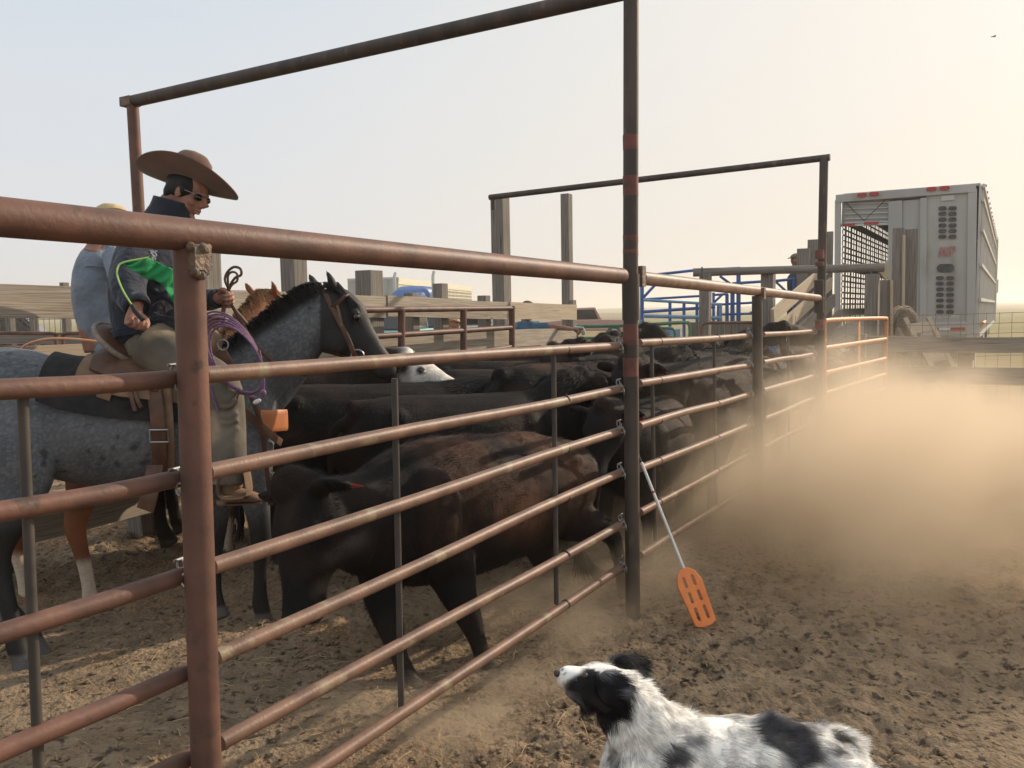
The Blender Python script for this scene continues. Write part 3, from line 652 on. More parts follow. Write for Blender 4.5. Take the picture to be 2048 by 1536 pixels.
for pts, r in (([(1284, 566), (1284, 760)], .05), ([(1250, 556), (1386, 541), (1480, 536)], .035), ([(1284, 598), (1310, 570)], .035), ([(1281, 599), (1400, 592)], .03),
               ([(1427, 585), (1427, 700)], .035), ([(1454, 588), (1454, 720)], .045), ([(1465, 585), (1465, 740)], .055), ([(1477, 545), (1477, 740)], .055), ([(1427, 590), (1455, 588)], .03),
               ([(1428, 605), (1446, 588)], .03), ([(1440, 552), (1464, 570)], .035), ([(1465, 567), (1525, 563)], .035), ([(1550, 562), (1590, 558)], .035), ([(1588, 558), (1588, 760)], .04), ([(1551, 563), (1575, 585)], .03),
               ([(1442, 609), (1510, 605)], .03), ([(1442, 629), (1510, 627)], .03), ([(1284, 624), (1430, 614)], .04), ([(1340, 604), (1340, 700)], .04), ([(1368, 606), (1368, 700)], .04), ([(1394, 606), (1394, 700)], .04), ([(1437, 609), (1437, 700)], .04), ([(1500, 625), (1520, 624)], .03)):
    bl_(pts, r)
lbp = empty('light_blue_gate', P(1330, 700, 16.6), 'pale blue low panel with a sheet-metal bottom behind the green panel', 'panel')
bl_([(1287, 600), (1442, 609)], .035, 16.6, 'rail', 'blue2', lbp); bl_([(1287, 632), (1442, 636)], .045, 16.6, 'rail', 'blue2', lbp)
bl_([(1281, 640), (1281, 760)], .04, 16.6, 'stile', 'blue2', lbp); bl_([(1441, 606), (1441, 720)], .04, 16.6, 'stile', 'blue2', lbp)
MB().beam(P(1281, 674, 16.5), P(1360, 672, 16.5), .04, .27).build('sheet', MT['blue2'], lbp)

# ------------------------------------------------------------------ trucks and trailers
def oval(m, c, ux, uz, w_, h_, dpt, n=20):
    pts = []
    for i in range(n):
        a_ = 2*math.pi*i/n; x, y = math.cos(a_), math.sin(a_)
        if w_ > h_: q = ux*(math.copysign((w_-h_)/2, x)+x*h_/2)+uz*(y*h_/2)
        else: q = ux*(x*w_/2)+uz*(math.copysign((h_-w_)/2, y)+y*w_/2)
        pts.append(c+q)
    m.prism(pts, dpt)
UZ = V(0, 0, 1)
def wheel(parent, c, axis, r=.52, wdt=.28, name='wheel'):
    w_ = MB().tube([c-axis*wdt/2, c+axis*wdt/2], r, 24).build(name, MT['black'], parent, bevel=.04)
    MB().tube([c-axis*(wdt/2+.01), c+axis*(wdt/2+.01)], r*.55, 20).build('rim', MT['alu2'], parent if False else w_)
Cr = P(1953, 620, 17.35); Cr.z = 0
RPL = Plane(Cr, FD)
tr = empty('livestock_trailer', Cr+FN*1.3, 'big silver livestock trailer backed up to the chute with its rear door raised', 'trailer')
Wd, Z0, Z1, LN = 2.6, 1.0, RPL.at(1953, 367).z, 17.0
def RP(px, py, k=0.0): return RPL.off(-k).at(px, py)
def rbar(xa, ya, xb, yb, wd, dpx=.05, mat='alu', name='frame_bar', k=.0, h=None):
    MB().beam(RP(xa, ya, k), RP(xb, yb, k), dpx, wd, up=(UZ if abs(xb-xa) > abs(yb-ya) else FN)).build(name, MT[mat], tr, bevel=.01)
c_l = Cr+FN*Wd
rbar(1672, 398, 1952, 376, .17, .10, name='header')
rbar(1945, 378, 1941, 690, .16, .08, name='corner_post')
rbar(1676, 400, 1674, 700, .12, .08, name='corner_post')
rbar(1791, 402, 1789, 690, .27, .06, name='column')
rbar(1847, 396, 1846, 690, .13, .065, name='column')
rbar(1823, 400, 1822, 690, .34, .03, name='recessed_sheet', k=-.04)
# rear right sheet with ovals
rbar(1899, 388, 1895, 690, .86, .03, name='rear_sheet', k=-.03)
m = MB()
vm_ = M('vent_shade', (.06, .06, .06), (.09, .088, .083), rough=.8)  # dark oval plates, shade inside the holes put into their colour
def vent(x, y, w_, h_): m = MB(); oval(m, RP(x, y, .0), FN, UZ, w_, h_, FD*-.02); m.build('vent_shade_oval', vm_, tr)
for y in (416.7, 427.6, 439, 451, 462, 473.5):
    for x in (1885, 1905): vent(x, y, .15, .085)
for y in (556, 567, 578.5, 589.6, 601, 612.5, 624):
    for x in (1880, 1900): vent(x, y, .145, .08)
vent(1891, 536, .32, .17)
MB().beam(RP(1883, 397), RP(1909, 395), .03, .10).build('vent_slot', MT['alu2'], tr)
m = MB()
for (x, y) in ((1724, 390), (1748, 388), (1863, 378), (1889, 376)): oval(m, RP(x, y, .07), FN, UZ, .19, .085, FD*-.02)
m.build('marker_light', MT['redl'], tr)
# roll-up door
MB().beam(RP(1684, 425, -.12), RP(1778, 421, -.12), .04, .50).build('roll_up_door', MT['alu2'] if False else MT['alu'], tr)
m = MB()
for y in (408, 418, 428, 438, 446): m.beam(RP(1684, y, -.08), RP(1778, y-3, -.08), .03, .025)
m.build('door_rib', MT['alu2'], tr)
MB().tube([RP(1690, 404, .0), RP(1728, 441, .0), RP(1770, 401, .0)], .008, 5).build('door_cable', MT['black'], tr)
for (xa, xb, y) in ((1684, 1710, 450), (1728, 1757, 447)): MB().beam(RP(xa, y, .01), RP(xb, y-1.5, .01), .02, .05).build('reflector', MT['redl'], tr)
MB().beam(RP(1682, 451, -.05), RP(1779, 447.5, -.05), .05, .05).build('door_edge', MT['alu2'], tr)
# lower rear: sill, bumper
rbar(1783, 662, 1948, 657, .28, .07, name='rear_sill')
for (xa, xb) in ((1869, 1877), (1901, 1930)): MB().beam(RP(xa, 658, .055), RP(xb, 657.5, .055), .02, .055).build('reflector', MT['redl'], tr)
MB().beam(RP(1878, 658, .052), RP(1900, 658, .052), .02, .05).build('bumper_tape', MT['white'], tr)
# side walls, roof, floor, nose
rw = MB(); rw.beam(Cr+UZ*((Z0+Z1)/2), Cr+FD*LN+UZ*((Z0+Z1)/2), .04, Z1-Z0-.05); rw.build('right_wall', MT['alu2'], tr)
m = MB()
for k in range(64): q = Cr+FD*(.15+k*LN/64)-FN*.035; m.beam(q+UZ*(Z0+.05), q+UZ*(Z1-.12), .03, .035, up=FD)
m.build('side_rib', MT['alu2'], tr)
m = MB()
for z in (Z0+.02, Z0+.75, Z0+1.45, Z0+2.15, Z0+2.75, Z1-.05): m.beam(Cr+UZ*z-FN*.055, Cr+FD*LN+UZ*z-FN*.055, .05, .07)
m.build('side_rail', MT['alu2'], tr)
m = MB()
for k in range(14): q = Cr+FD*(.5+k*1.2)-FN*.06+UZ*Z1; m.box(q, (.06, .06, .05))
m.build('roof_lamp', MT['redl'], tr)
# left wall: punched with rows of slots, open to the daylight
m = MB(); zz = Z0+.02; Lw = c_l
rows = [z for z in np.arange(Z0+.10, Z1-.25, .125)]
prev = Z0
for i, z in enumerate(rows):
    big = (i % 8 == 7); hgt = .085 if not big else .10
    if i % 8 == 3: continue
    m.beam(Lw+UZ*((prev+z)/2), Lw+FD*LN+UZ*((prev+z)/2), .006, z-prev); 
    for k in range(44):
        wdt = .24 if k % 2 else .12
        m.beam(Lw+FD*(k*LN/44)+UZ*(z-.001), Lw+FD*(k*LN/44)+UZ*(z+hgt+.001), .005, wdt, up=FD)
    prev = z+hgt
m.beam(Lw+UZ*((prev+Z1)/2), Lw+FD*LN+UZ*((prev+Z1)/2), .006, Z1-prev)
m.build('left_wall', MT['alu'], tr, smooth=False)
MB().beam(Cr+FN*Wd/2+UZ*(Z1-.02), Cr+FD*LN+FN*Wd/2+UZ*(Z1-.02), Wd, .05).build('roof', MT['alu'], tr)
MB().beam(Cr+FN*Wd/2+UZ*Z0, Cr+FD*LN+FN*Wd/2+UZ*Z0, Wd-.06, .16).build('trailer_floor', MT['alu'], tr)
MB().beam(Cr+FD*LN+UZ*((Z0+Z1)/2), Cr+FD*LN+FN*Wd+UZ*((Z0+Z1)/2), .06, Z1-Z0-.1).build('front_wall', MT['alu'], tr)
MB().beam(Cr+FD*5+FN*.9+UZ*((Z0+Z1)/2), Cr+FD*5+FN*1.9+UZ*((Z0+Z1)/2), .04, Z1-Z0-.4).build('inner_gate', MT['alu'], tr)
for k in (1.4, 2.7):
    for a_ in (.22, Wd-.22): wheel(tr, Cr+FD*k+FN*a_+UZ*.52, FN)
MB().beam(Cr+FD*.7+FN*.05+UZ*.72, Cr+FD*1.2+FN*.05+UZ*.72, .04, .5).build('mud_flap', MT['black'], tr)
MB().tube([Cr+FD*.6-FN*.1+UZ*1.25, Cr+FD*2.8-FN*.1+UZ*1.25], .04, 8).build('side_tube', MT['orange'], tr)
m = MB(); q = Cr+FD*12+FN*.3; m.beam(q+UZ*.1, q+UZ*1.0, .12, .15, up=FD); m.build('landing_leg', MT['alu'], tr)
# lettering on the rear sheet
def lettering(txt, c, size, ux, mat, parent, shear=0.0, name='lettering', ext=.004, sx=1.0, nrm=None):
    cu = bpy.data.curves.new(name, 'FONT'); cu.body = txt; cu.size = size; cu.extrude = ext; cu.shear = shear; cu.align_x = 'CENTER'; cu.align_y = 'CENTER'; cu.offset = 0
    o = bpy.data.objects.new(name, cu); COL.objects.link(o)
    dg = bpy.context.evaluated_depsgraph_get(); me = bpy.data.meshes.new_from_object(o.evaluated_get(dg)); bpy.data.objects.remove(o)
    uxx = Vector(ux).normalized(); uz = UZ.copy() if nrm is None else nrm[1]; un = uxx.cross(uz)
    me.transform(Matrix(((uxx.x*sx, uz.x, un.x, c.x), (uxx.y*sx, uz.y, un.y, c.y), (uxx.z*sx, uz.z, un.z, c.z), (0, 0, 0, 1))))
    me.materials.clear(); me.materials.append(MT[mat]); o = bpy.data.objects.new(name, me); COL.objects.link(o); setparent(o, parent); return o
for tx, yy, cx in (('SILVER', 498, 1894), ('STAR', 508.4, 1889)):
    for dx, dy in ((-.7, 0), (.7, 0), (0, -.7), (0, .7)): lettering(tx, RP(cx+dx, yy+dy, .017), .15, -FN, 'white', tr, .3, sx=.72, ext=.0005, name='lettering_outline')
    lettering(tx, RP(cx, yy, .022), .145, -FN, 'redl', tr, .3, sx=.72)
lettering('WILSON', RP(1888, 633, .02), .11, -FN, 'white', tr, 0, sx=1.3, ext=.002)

def semi(loc, rz, label, col, name='semi_truck', grp=None):
    """long-nosed tractor; +x is forward, z up"""
    root = empty(name, (0, 0, 0), label, 'truck'); cm = MT[col]
    m = MB(); m.tube([V(.2, 0, 1.75), V(1.0, 0, 1.72), V(2.6, 0, 1.60), V(2.75, 0, 1.5)], [(.95, .62), (.9, .60), (.72, .55), (.6, .45)], 20, ref=(0, 1, 0), sq=.45); m.build('hood', cm, root)
    m = MB(); m.tube([V(-2.6, 0, 2.2), V(-2.5, 0, 2.2), V(-.6, 0, 2.2), V(.0, 0, 2.05), V(.35, 0, 1.9)], [(1.0, .9), (1.15, 1.05), (1.15, 1.08), (1.05, .95), (.95, .7)], 24, ref=(0, 1, 0), sq=.55); m.build('cab', cm, root)
    m = MB(); m.beam((.28, -.85, 2.45), (.28, .85, 2.45), .06, .55, up=(-.4, 0, 1)); m.build('windshield', MT['glass'], root)
    MB().beam((2.76, -.5, 1.35), (2.76, .5, 1.35), .06, .9).build('grille', MT['alu2'], root)
    MB().beam((3.0, -1.15, .6), (3.0, 1.15, .6), .12, .4).build('bumper', MT['alu2'], root)
    for s_ in (-1, 1):
        MB().tube([V(-.8, s_*1.32, 1.0), V(-.8, s_*1.32, 3.85), V(-.95, s_*1.32, 4.1)], .10, 14).build('exhaust_stack', MT['alu2'], root)
        m = MB(); m.tube([V(1.3, s_*.95, 1.0), V(1.5, s_*.95, 1.3), V(2.0, s_*.95, 1.38), V(2.5, s_*.95, 1.3), V(2.7, s_*.95, .95)], [(.2, .06)]*5, 12, ref=(0, 1, 0), k=2); m.build('fender', cm, root)
        MB().sph((2.75, s_*.85, 1.15), .14).build('headlight', MT['alu2'], root)
        for x in (2.0, -3.0, -4.2): wheel(root, V(x, s_*.95, .52), V(0, 1, 0))
        MB().beam((.35, s_*1.35, 2.1), (.35, s_*1.35, 2.6), .05, .2, up=(0, 1, 0)).build('mirror', MT['alu2'], root)
    MB().beam((-5, 0, .95), (1, 0, .95), .8, .25).build('chassis', MT['black'], root)
    root.location = loc; root.rotation_euler = (0, 0, rz); return root
q = P(815, 590, 51); semi((q.x, q.y, 0), R(-112), 'blue long-nosed semi truck with chrome exhaust stacks far behind the plank fence', 'blue')
q = Cr+FD*(LN+1.2)+FN*1.3; semi((q.x, q.y, 0), math.pi/2-FA, 'truck hitched to the far end of the silver trailer', 'alu', name='semi_truck')
def cream_trailer():
    a = P(798, 600, 58); a.z = 0; b = P(943, 600, 81); b.z = 0; d = (b-a).normalized(); n = V(-d.y, d.x, 0); L_ = (b-a).length
    root = empty('cattle_trailer', a, 'cream cattle trailer with rows of square air holes, far behind the plank fence', 'trailer')
    Zt = P(798, 556, 58).z; cream = M('cream_paint', (.74, .68, .54), (.62, .56, .44), rough=.5)
    m = MB(); m.beam(a+UZ*((1+Zt)/2)+n*.03, b+UZ*((1+Zt)/2)+n*.03, .02, Zt-1.0); m.build('shade_backing', M('trailer_shadow_holes', (.035, .03, .022), rough=.8), root)  # dark sheet behind the holes, its colour standing for the shaded interior
    m = MB(); rows_ = np.linspace(1.0, Zt-.25, 11)
    for z in rows_: m.beam(a+UZ*z, b+UZ*z, .05, .10)
    m.beam(a+UZ*(Zt-.2), b+UZ*(Zt-.2), .06, .42)
    n_ = 46
    for k in range(n_+1): m.beam(a+d*(L_*k/n_)+UZ*1.0, a+d*(L_*k/n_)+UZ*(Zt-.2), .05, .17, up=d)
    m.build('side_wall', cream, root, smooth=False)
    w0 = P(697, 600, 59.5); w0.z = 0
    MB().beam(w0+UZ*((1+Zt)/2), a+UZ*((1+Zt)/2), .1, Zt-1.05).build('front_wall', MT['alu'], root)
    MB().beam(w0+UZ*Zt, a+UZ*Zt, .16, .14).build('front_rim', MT['alu2'], root)
    MB().beam((w0+a)/2+UZ*Zt, (w0+a)/2+d*L_+UZ*Zt, 2.6, .06).build('roof', MT['alu2'], root)
    MB().beam((w0+a)/2+UZ*1.0, (w0+a)/2+d*L_+UZ*1.0, 2.5, .15).build('trailer_floor', MT['alu'], root)
    for k in (L_-2, L_-3.3):
        for s_ in (.2, 2.3): wheel(root, a+d*k+n*s_+UZ*.52, n)
cream_trailer()
def pickup(loc, rz, label, mat, rack=False):
    root = empty('pickup_truck', (0, 0, 0), label, 'pickup'); cm = mat
    body = [V(2.7, 0, .55), V(2.75, 0, 1.0), V(1.3, 0, 1.12), V(-.9, 0, 1.15), V(-2.7, 0, 1.12), V(-2.7, 0, .5)]
    m = MB(); m.prism([p_+V(0, -.95, 0) for p_ in body], V(0, 1.9, 0)); m.build('body', cm, root, bevel=.06)
    cabp = [V(1.25, 0, 1.1), V(.6, 0, 1.78), V(-.7, 0, 1.82), V(-1.05, 0, 1.13)]
    m = MB(); m.prism([p_+V(0, -.82, 0) for p_ in cabp], V(0, 1.64, 0)); m.build('cab', cm, root, bevel=.07)
    m = MB(); wp = [V(1.05, 0, 1.17), V(.55, 0, 1.68), V(-.62, 0, 1.70), V(-.85, 0, 1.17)]; m.prism([p_+V(0, -.835, 0) for p_ in wp], V(0, 1.67, 0)); m.build('side_window', MT['glass'], root)
    m = MB(); m.prism([V(1.23, -.68, 1.15), V(1.23, .68, 1.15), V(.66, .62, 1.74), V(.66, -.62, 1.74)], V(.03, 0, .03)); m.build('windshield', MT['glass'], root)
    for x in (1.8, -1.7):
        for s_ in (-.85, .85): wheel(root, V(x, s_, .4), V(0, 1, 0), .4, .24)
    for s_ in (-.7, .7): MB().box((2.76, s_, .9), (.06, .35, .2)).build('headlight', MT['white'], root)
    MB().box((2.8, 0, .6), (.12, 1.9, .22)).build('bumper', MT['alu2'], root)
    if rack:
        for s_ in (-.8, .8): MB().tube([V(-1.1, s_, 1.1), V(-1.1, s_, 1.95), V(-2.6, s_, 1.95), V(-2.6, s_, 1.1)], .04, 8).build('rack', MT['white'], root)
    root.location = loc; root.rotation_euler = (0, 0, rz)
def gl(px, Y): q = P(px, 640, Y); return (q.x, q.y, 0)
pickup(gl(790, 27), R(-100), 'teal pickup seen between fence boards under the blue truck', M('teal_paint', (.25, .52, .48), rough=.35))
pickup(gl(852, 30), R(-80), 'dark navy pickup between the fence boards, next to the teal one', M('navy_paint', (.02, .045, .13), rough=.3))
pickup(gl(925, 33), R(-150), 'white pickup with a pipe rack behind the man in the straw hat', MT['white'], True)
pickup(gl(1166, 48), R(175), 'pale pinkish pickup behind the bending man', M('faded_red_paint', (.45, .26, .22), rough=.4))
q = P(8, 660, 30); pickup((q.x, q.y, 0), R(20), 'dark pickup at the far left behind the wire fence', MT['black'])

bd_ = empty('bird', P(1988, 73, 60), 'tiny dark bird high in the sky at the upper right corner', 'bird'); c = P(1988, 73, 60)
m = MB(); m.ell(c, [(.14, 0, 0), (0, .05, 0), (0, 0, .045)], 10, 8); m.tube([c, c+V(.02, -.16, .05), c+V(-.05, -.30, .02)], [(.06, .01), (.05, .008), (.01, .004)], 8, ref=V(1, 0, 0)); m.tube([c, c+V(.02, .16, .05), c+V(-.05, .30, .02)], [(.06, .01), (.05, .008), (.01, .004)], 8, ref=V(1, 0, 0)); m.tube([c-V(.1, 0, 0), c-V(.22, 0, 0)], [(.03, .008), (.045, .004)], 8, ref=V(0, 1, 0)); m.build('body', MT['black'], bd_)
# ------------------------------------------------------------------ projecting (used only to lay out coat patches on the built animals)
def proj(co):
    d = np.asarray(co, dtype=np.float64)-np.array(C0); f = d @ np.array(FW); return 1024+FPX*(d @ np.array(RT))/f, 768-FPX*(d @ np.array(UP))/f
def mixc(a, b, t): return np.array(a)[None]*(1-t)[:, None]+np.array(b)[None]*t[:, None] if np.ndim(a) == 1 else a*(1-t)[:, None]+np.array(b)[None]*t[:, None]
def blob(x, y, cx, cy, rx, ry, e=.35, wob=0): 
    d = np.sqrt(((x-cx)/rx)**2+((y-cy)/ry)**2)+wob; return 1-ss(1-e, 1+e, d)
# ------------------------------------------------------------------ cattle
def cow_head(m, poll, d, up, s=1.0):
    d = Vector(d).normalized(); up = Vector(up); up = (up-d*up.dot(d)).normalized(); lat = d.cross(up)
    q = lambda t, u, l=0: poll+d*(t*s*.92)+up*(u*s)+lat*(l*s)
    m.tube([q(-.08, -.08), q(-.03, -.07), q(.05, -.085), q(.13, -.10), q(.22, -.10), q(.31, -.10), q(.375, -.105), q(.43, -.11), q(.465, -.115)],
           [(.07*s, .07*s), (.112*s, .095*s), (.130*s, .120*s), (.130*s, .132*s), (.098*s, .112*s), (.072*s, .084*s), (.070*s, .074*s), (.079*s, .070*s), (.062*s, .048*s)], 18, k=2, ref=lat)
    m.sph(q(-.03, .0), .075*s)
    for e in (-1, 1):
        m.sph(q(.13, -.04, e*.095), .035*s)
        m.tube([q(.0, -.035, e*.09), q(-.015, -.03, e*.15), q(-.02, -.045, e*.19), q(-.02, -.058, e*.235), q(-.015, -.068, e*.258)], [(.024*s, .024*s), (.050*s, .022*s), (.066*s, .018*s), (.050*s, .014*s), (.02*s, .01*s)], 12, k=2, ref=up)
        m.sph(q(.44, -.085, e*.045), .030*s)
    return dict(eyes=[q(.135, -.045, e*.112) for e in (-1, 1)], nos=[q(.462, -.085, e*.048) for e in (-1, 1)], muz=q(.45, -.11), ears=[q(-.03, -.045, e*.2) for e in (-1, 1)], poll=q(0, 0), d=d, up=up, lat=lat, s=s)
def leg(m, pts, rs, ref=(0, 1, 0)): m.tube(pts, rs, 14, k=3, ref=ref)
BLK = (.0095, .0082, .0078)
def cow_eyes(h, root, tagm=None, tside=0, tlab=None):
    for e in h['eyes']: MB().sph(e, .017*h['s']).build('eye', MT['eye'], root)
    for e in h['nos']: MB().ell(e+h['d']*.012, [h['lat']*.012, h['up']*.010, h['d']*.006], 8, 6).build('nostril', MT['black'], root)
    if tagm:
        e = h['ears'][tside]; m = MB(); a = e-h['up']*.03; f = (h['d']*.5+h['lat']*(.2)).normalized(); sdv = h['lat']
        m.prism([a+sdv*x*.001+h['up']*y*.001 for x, y in ((-14, 10), (14, 10), (38, -32), (35, -88), (-35, -88), (-38, -32))], f*.003); m.build('ear_tag', MT[tagm], root)
def cowcol(h, brown=.3, face=None, hoofs=(), extra=None, seed=0):
    def fn(co):
        n = vn3(co, 3.5, seed)*.6+vn3(co, 9, seed+1)*.4
        z = co[:, 2]; t = ss(.45, .8, n)*brown*ss(.45, .8, z)
        c = mixc(BLK, (.060, .030, .018), t)
        dm = np.linalg.norm(co-np.array(h['muz'])[None], axis=1); c = mixc(c, (.11, .098, .09), (1-ss(.045, .095, dm))*.8)
        c = mixc(c, (.09, .08, .065), (1-ss(.035, .06, z)))
        c = mixc(c, (.05, .035, .025), (1-ss(.05, .35, z))*.5)
        if face is not None:
            dd = np.linalg.norm(co-np.array(h['poll']+h['d']*.24)[None], axis=1); ff = 1-ss(.26, .33, dd+.06*(vn3(co, 12, 3)-.5))
            for e in h['ears']: ff = ff*ss(.08, .13, np.linalg.norm(co-np.array(e)[None], axis=1))
            c = mixc(c, face, ff); c = mixc(c, (.35, .20, .16), (1-ss(.045, .075, dm)))
            for e in h['eyes']: c = mixc(c, (.05, .04, .035), 1-ss(.022, .034, np.linalg.norm(co-np.array(e)[None], axis=1)))
            for e in h['nos']: c = mixc(c, (.02, .012, .01), 1-ss(.014, .024, np.linalg.norm(co-np.array(e)[None], axis=1)))
        if extra: c = extra(co, c)
        return c
    return fn
def comb_back(fx):
    def f(p):
        v = np.zeros_like(p); v[:] = np.array(fx)[None]; v[:, 2] -= .55; return v
    return f
def make_cow(label, yaw=0, pitch=-20, hz=1.08, hx=.98, hy=0, ph=(0, 0, 0, 0), tagm=None, tside=0, face=None, brown=.35, seed=0, furn=14000, sc=1.0, k=1.0):
    m = MB(); L = (0, 1, 0)
    S = [(-.84, .93, .10, .12), (-.79, .90, .19, .22), (-.62, .87, .27, .29), (-.38, .83, .29, .33), (-.1, .79, .335, .355), (.18, .78, .335, .36), (.40, .80, .27, .34), (.56, .83, .21, .29), (.68, .84, .13, .19)]
    m.tube([V(x, 0, z) for x, z, a, b in S], [(a, b) for x, z, a, b in S], 24, k=2, ref=L)
    m.sph((-.54, .17, 1.03), .075); m.sph((-.54, -.17, 1.03), .075); m.ell((.36, .17, .82), [(.15, 0, 0), (0, .13, 0), (0, 0, .22)]); m.ell((.36, -.17, .82), [(.15, 0, 0), (0, .13, 0), (0, 0, .22)]); m.ell((-.05, 0, .68), [(.42, 0, 0), (0, .28, 0), (0, 0, .27)]); m.tube([V(-.8, 0, 1.08), V(.45, 0, 1.07)], .07, 8)
    H = V(hx, hy, hz); hb = V(math.cos(R(yaw))*math.cos(R(pitch)), math.sin(R(yaw))*math.cos(R(pitch)), math.sin(R(pitch)))
    n0 = V(.42, 0, .86); n1 = V(.62, hy*.2, .92+.2*(hz-1.05)); n2 = H-hb*.02+V(-.1, -hy*.15, -.08)
    hu = V(0, 0, 1)
    m.tube([n0, n1, (n1+n2)/2+V(0, 0, .01), n2, H+hb*.04-V(0, 0, .06)], [(.20, .27), (.155, .235), (.13, .19), (.11, .15), (.09, .10)], 18, k=2, ref=L)
    h = cow_head(m, H, hb, hu, sc)
    for i, (sx, sy) in enumerate(((.44, .17), (.44, -.17))):
        p = ph[i]; leg(m, [V(.42, sy*.9, .80), V(.42, sy, .62), V(.44+p*.35, sy, .48), V(.46+p*.7, sy, .36), V(.45+p*.85, sy, .24), V(.45+p, sy, .13), V(.47+p, sy, .07), V(.49+p, sy, .0)], [(.10, .17), (.085, .14), (.065, .09), (.052, .058), (.034, .038), (.036, .04), (.044, .05), (.055, .062)])
    for i, sy in enumerate((.18, -.18)):
        p = ph[2+i]; leg(m, [V(-.58, sy*.85, .84), V(-.52, sy, .66), V(-.52+p*.3, sy, .54), V(-.66+p*.6, sy, .42), V(-.66+p*.8, sy, .28), V(-.65+p, sy, .14), V(-.63+p, sy, .075), V(-.60+p, sy, .0)], [(.14, .23), (.12, .19), (.085, .11), (.046, .062), (.034, .042), (.036, .042), (.045, .052), (.055, .065)])
    m.tube([V(-.80, 0, 1.02), V(-.90, 0, .95), V(-.92, .01, .75), V(-.91, .02, .5), V(-.90, .02, .36)], [.04, .03, .022, .02, .018], 10, k=3)
    for v_ in range(0): pass
    root = empty('cow', (0, 0, 0), label, 'cow')
    b = m.organic('body', MT['coat'], root, voxel=.016, it=5, colfn=cowcol(h, brown, face, seed=seed))
    cow_eyes(h, root, tagm, tside)
    s_ = MB(); 
    for i in range(60):
        a = random.uniform(0, 6.28); r = .03*random.random(); x = V(-.90+r*math.cos(a), .02+r*math.sin(a), .40); s_.tube([x, x+V(random.uniform(-.02, .02), random.uniform(-.03, .03), -.12), x+V(random.uniform(-.03, .01), random.uniform(-.04, .04), -.22-.05*random.random())], [.004, .003, .0008], 4)
    s_.build('tail_switch', MT['black'], root)
    fur('hair', b, furn, .022, comb_back((-1, 0, 0)), MT['hairm'], root, width=.0013, lift=.45, seed=seed+3, lenfn=lambda p: 1+1.2*ss(.98, 1.12, p[:, 2])*ss(-.1, .6, p[:, 0]), dark=.5)
    return root
GRP = 'black cattle crowded in the alley'
def _np(): return make_cow('', 0, -52, 1.15, .92, ph=(.04, -.06, .05, -.04), tagm='tagr', tside=0, brown=.45, seed=25, sc=1.05)
protos = [
    make_cow('', 0, -22, 1.10, .98, ph=(.05, -.08, .06, -.05), brown=.35, seed=1),
    make_cow('', 28, -40, .98, .95, .10, ph=(-.10, .12, .10, -.1), brown=.75, seed=5),
    make_cow('', -155, -28, 1.16, .92, -.30, ph=(.02, -.05, -.06, .08), tagm='tagr', tside=1, brown=.6, seed=9),
    make_cow('', -70, -30, 1.14, .88, -.28, ph=(.10, .0, -.1, .1), tagm='tagw', tside=0, brown=1.0, seed=13, furn=30000),
    make_cow('', 12, -4, 1.22, .93, ph=(0, 0, 0, 0), tagm='tagb', tside=1, brown=.3, seed=17),
]
protos.append(_np())
protos.append(make_cow('', 35, -8, 1.30, .86, .12, ph=(.04, -.06, .05, -.04), tagm='tagw', tside=1, brown=.7, seed=33, furn=20000))
whitef = make_cow('', -12, -20, 1.16, .95, -.05, face=(.72, .66, .58), brown=.2, seed=21, sc=.95)
used = set()
fdeg = math.degrees(math.atan2(FD.y, FD.x))
def put(k, px, py, Y, ang, label, s=1.0):
    """stand a cow so that the top of its back shows at px, py when Y metres away; ang is measured from the alley's direction"""
    src = protos[k] if k >= 0 else whitef
    o = src if k not in used else copy_tree(src); used.add(k)
    p = P(px, py, Y); zt = p.z; sc = max(.85, min(1.16, zt/1.13))*s
    a_ = R(fdeg+ang); ca, sa = math.cos(a_), math.sin(a_); ex = [(1.35, 0), (.95, .3), (.95, -.3), (.2, .34), (.2, -.34), (-.9, .1), (-.9, -.1)]
    dd = [(Vector((p.x+(x*ca-y*sa)*sc, p.y+(x*sa+y*ca)*sc, 0))-FPL.o).dot(FN) for x, y in ex]; lo_, hi_ = min(dd), max(dd); kx = 0
    if lo_ < .12: kx = .12-lo_
    elif hi_ > 4.1: kx = 4.1-hi_
    if abs(kx) > .02: print('herd shift', label[:40], round(kx, 2))
    p = p+FN*kx
    o.location = (p.x, p.y, gh(p.x, p.y)); o.rotation_euler = (0, 0, R(fdeg+ang)); o.scale = (sc, sc, sc)
    o['label'] = label; o['group'] = GRP; return o
